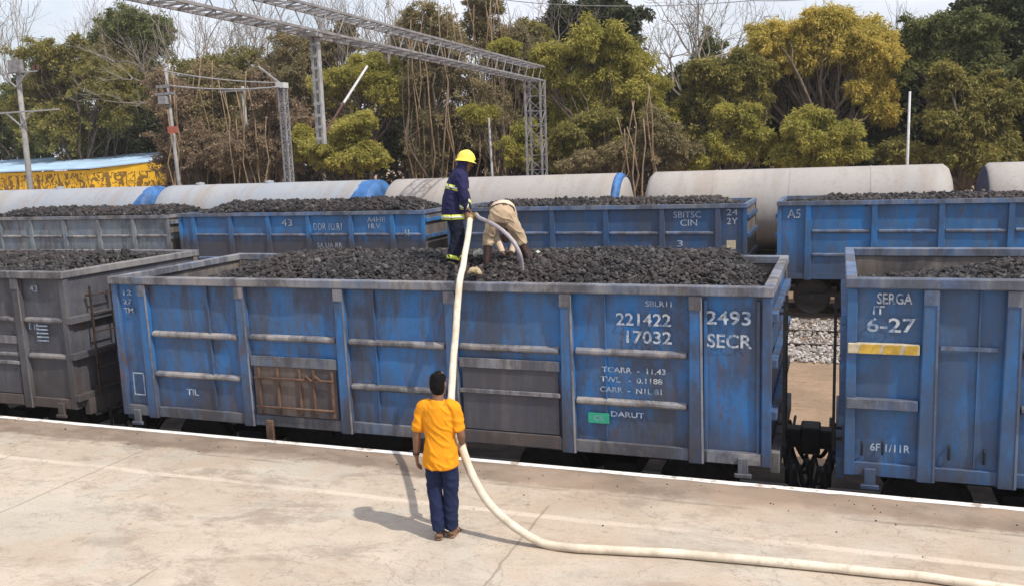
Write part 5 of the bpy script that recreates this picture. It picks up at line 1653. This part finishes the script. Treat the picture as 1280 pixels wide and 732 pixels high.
for k in (-1, 1):
    kn, an = hp3[k]
    mb.loft([V3(k * .095, -.025, .77), V3(k * .16, -.015, .61), kn, kn * .82 + an * .18, kn * .72 + an * .28], [(.098, .110), (.096, .100), (.080, .084), (.078, .084), (.072, .078)], n=16, dome=.1)
solid(mb, 'trousers', M['khaki'], bm_, .009, 2, .008, 9, 6, folds=.011)
mb = MB(); ring(mb, [V3(0, -.01, .830), V3(0, .035, .866)], [(.178, .128), (.170, .122)], 0, .5, .035, .008); mb.build('belt', M['belt'], bm_, smooth=True, org=(0, 0, 0))
for k in (-1, 1):
    kn, an = hp3[k]
    mb = MB(); mb.loft([kn * .86 + an * .14, kn * .5 + an * .5, an + V3(0, -.005, .06), an + V3(0, -.01, -.03), an + V3(k * .01, .06, -.05), an + V3(k * .02, .17, -.055)], [(.064, .070), (.062, .068), (.054, .06), (.05, .055), (.05, .04), (.046, .026)], n=14)
    solid(mb, 'boot', M['boot_brown'], bm_, .010, 3, .004, 14, 3)

# ------------------------------------------------------------------ hoses
hz = .046
hp = [(-5.15, 12.18, 2.97), at(584, 300, 11.6), at(580, 326, 11.0), at(575.5, 349, 10.43), at(573, 375, 10.25), at(569.5, 420, 9.95), at(566, 470, 9.50), at(564.5, 512, 8.95), at(571, 538, 8.40), at(577, 556, 8.05),
      at(588, 588, 7.98), at(603, 617, 7.95), at(620, 638, 7.93), at(645, 659, 7.90), (-2.70, 7.90, hz), (-2.40, 7.88, hz), (-2.05, 7.93, hz), (-1.37, 8.03, hz), (-.27, 8.11, hz), (.54, 8.14, hz), (1.31, 8.13, hz), (2.6, 8.0, hz), (4.5, 7.6, hz), (7.5, 7.4, hz)]
hpp = smooth_path(hp, 10)
hrng = np.random.default_rng(4)
for i in range(len(hpp)):
    q = hpp[i]
    w_ = mnoise.noise(Vector((q[0] * 2.1, q[1] * 2.1, q[2] * 2)))
    if q[2] < .1: hpp[i] = q + np.array([0, .022 * w_, 0])
    else: hpp[i] = q + np.array([.010 * w_, 0, 0])
m = MB(); m.tube(hpp, [.043 * (1 + .06 * mnoise.noise(Vector((i * .35, 1, 0)))) for i in range(len(hpp))], 14)
fh = m.build('fire_hose', M['hose'], None, smooth=True); tag(fh, 'thick white canvas fire hose running from the firefighter down across the platform', 'hose')
m = MB(); m.tube([(-5.165, 12.23, 2.99), (-5.15, 12.14, 2.95)], .064, 14); m.tube([(-5.17, 12.25, 3.0), (-5.06, 12.22, 3.02)], .045, 10)
m.build('coupling', M['brass'], fh, smooth=False)
bp = [(-5.06, 12.22, 3.02), at(600, 273, 12.1), at(614, 279, 11.88), at(630, 290, 11.68), at(642, 303, 11.60), at(649, 316, 11.60), at(652, 328, 11.66), at(653, 340, 11.72)]
m = MB(); m.tube(smooth_path(bp), .030, 10)
bh = m.build('branch_hose', M['hose_grey'], None, smooth=True); tag(bh, 'thin grey hose curving from the coupling down to the coal behind the khaki man', 'hose')

# scraps lying on the coal
def scrap(label, px, py, Y, r_, mat, seed):
    rng = np.random.default_rng(seed); p = np.array(at(px, py, Y))
    m = MB(); mb_ = MB()
    mb_.loft([p + V3(-r_, 0, -.02), p + V3(-r_ * .2, .02, .02), p + V3(r_, -.01, -.02)], [(r_ * .4, r_ * .35), (r_ * .7, r_ * .55), (r_ * .45, r_ * .3)], side=(0, 1, 0), n=12)
    o = solid(mb_, 'plastic_scrap', M[mat], None, .010, 1, .02, 14, seed)
    o.parent = None
    tag(o, label, 'scrap')


scrap('pale greenish scrap on the coal between the two men', 600, 317, 12.0, .09, 'pale_cloth', 1)
scrap('small white scrap on the coal right of the khaki man', 672, 318, 12.5, .06, 'pale_cloth', 2)
scrap('tan scrap on the coal at the foot of the white hose', 593, 340, 11.3, .09, 'tan_cloth', 3)

# tidy the helper property
for o in scene.objects:
    if '_org' in o: del o['_org']
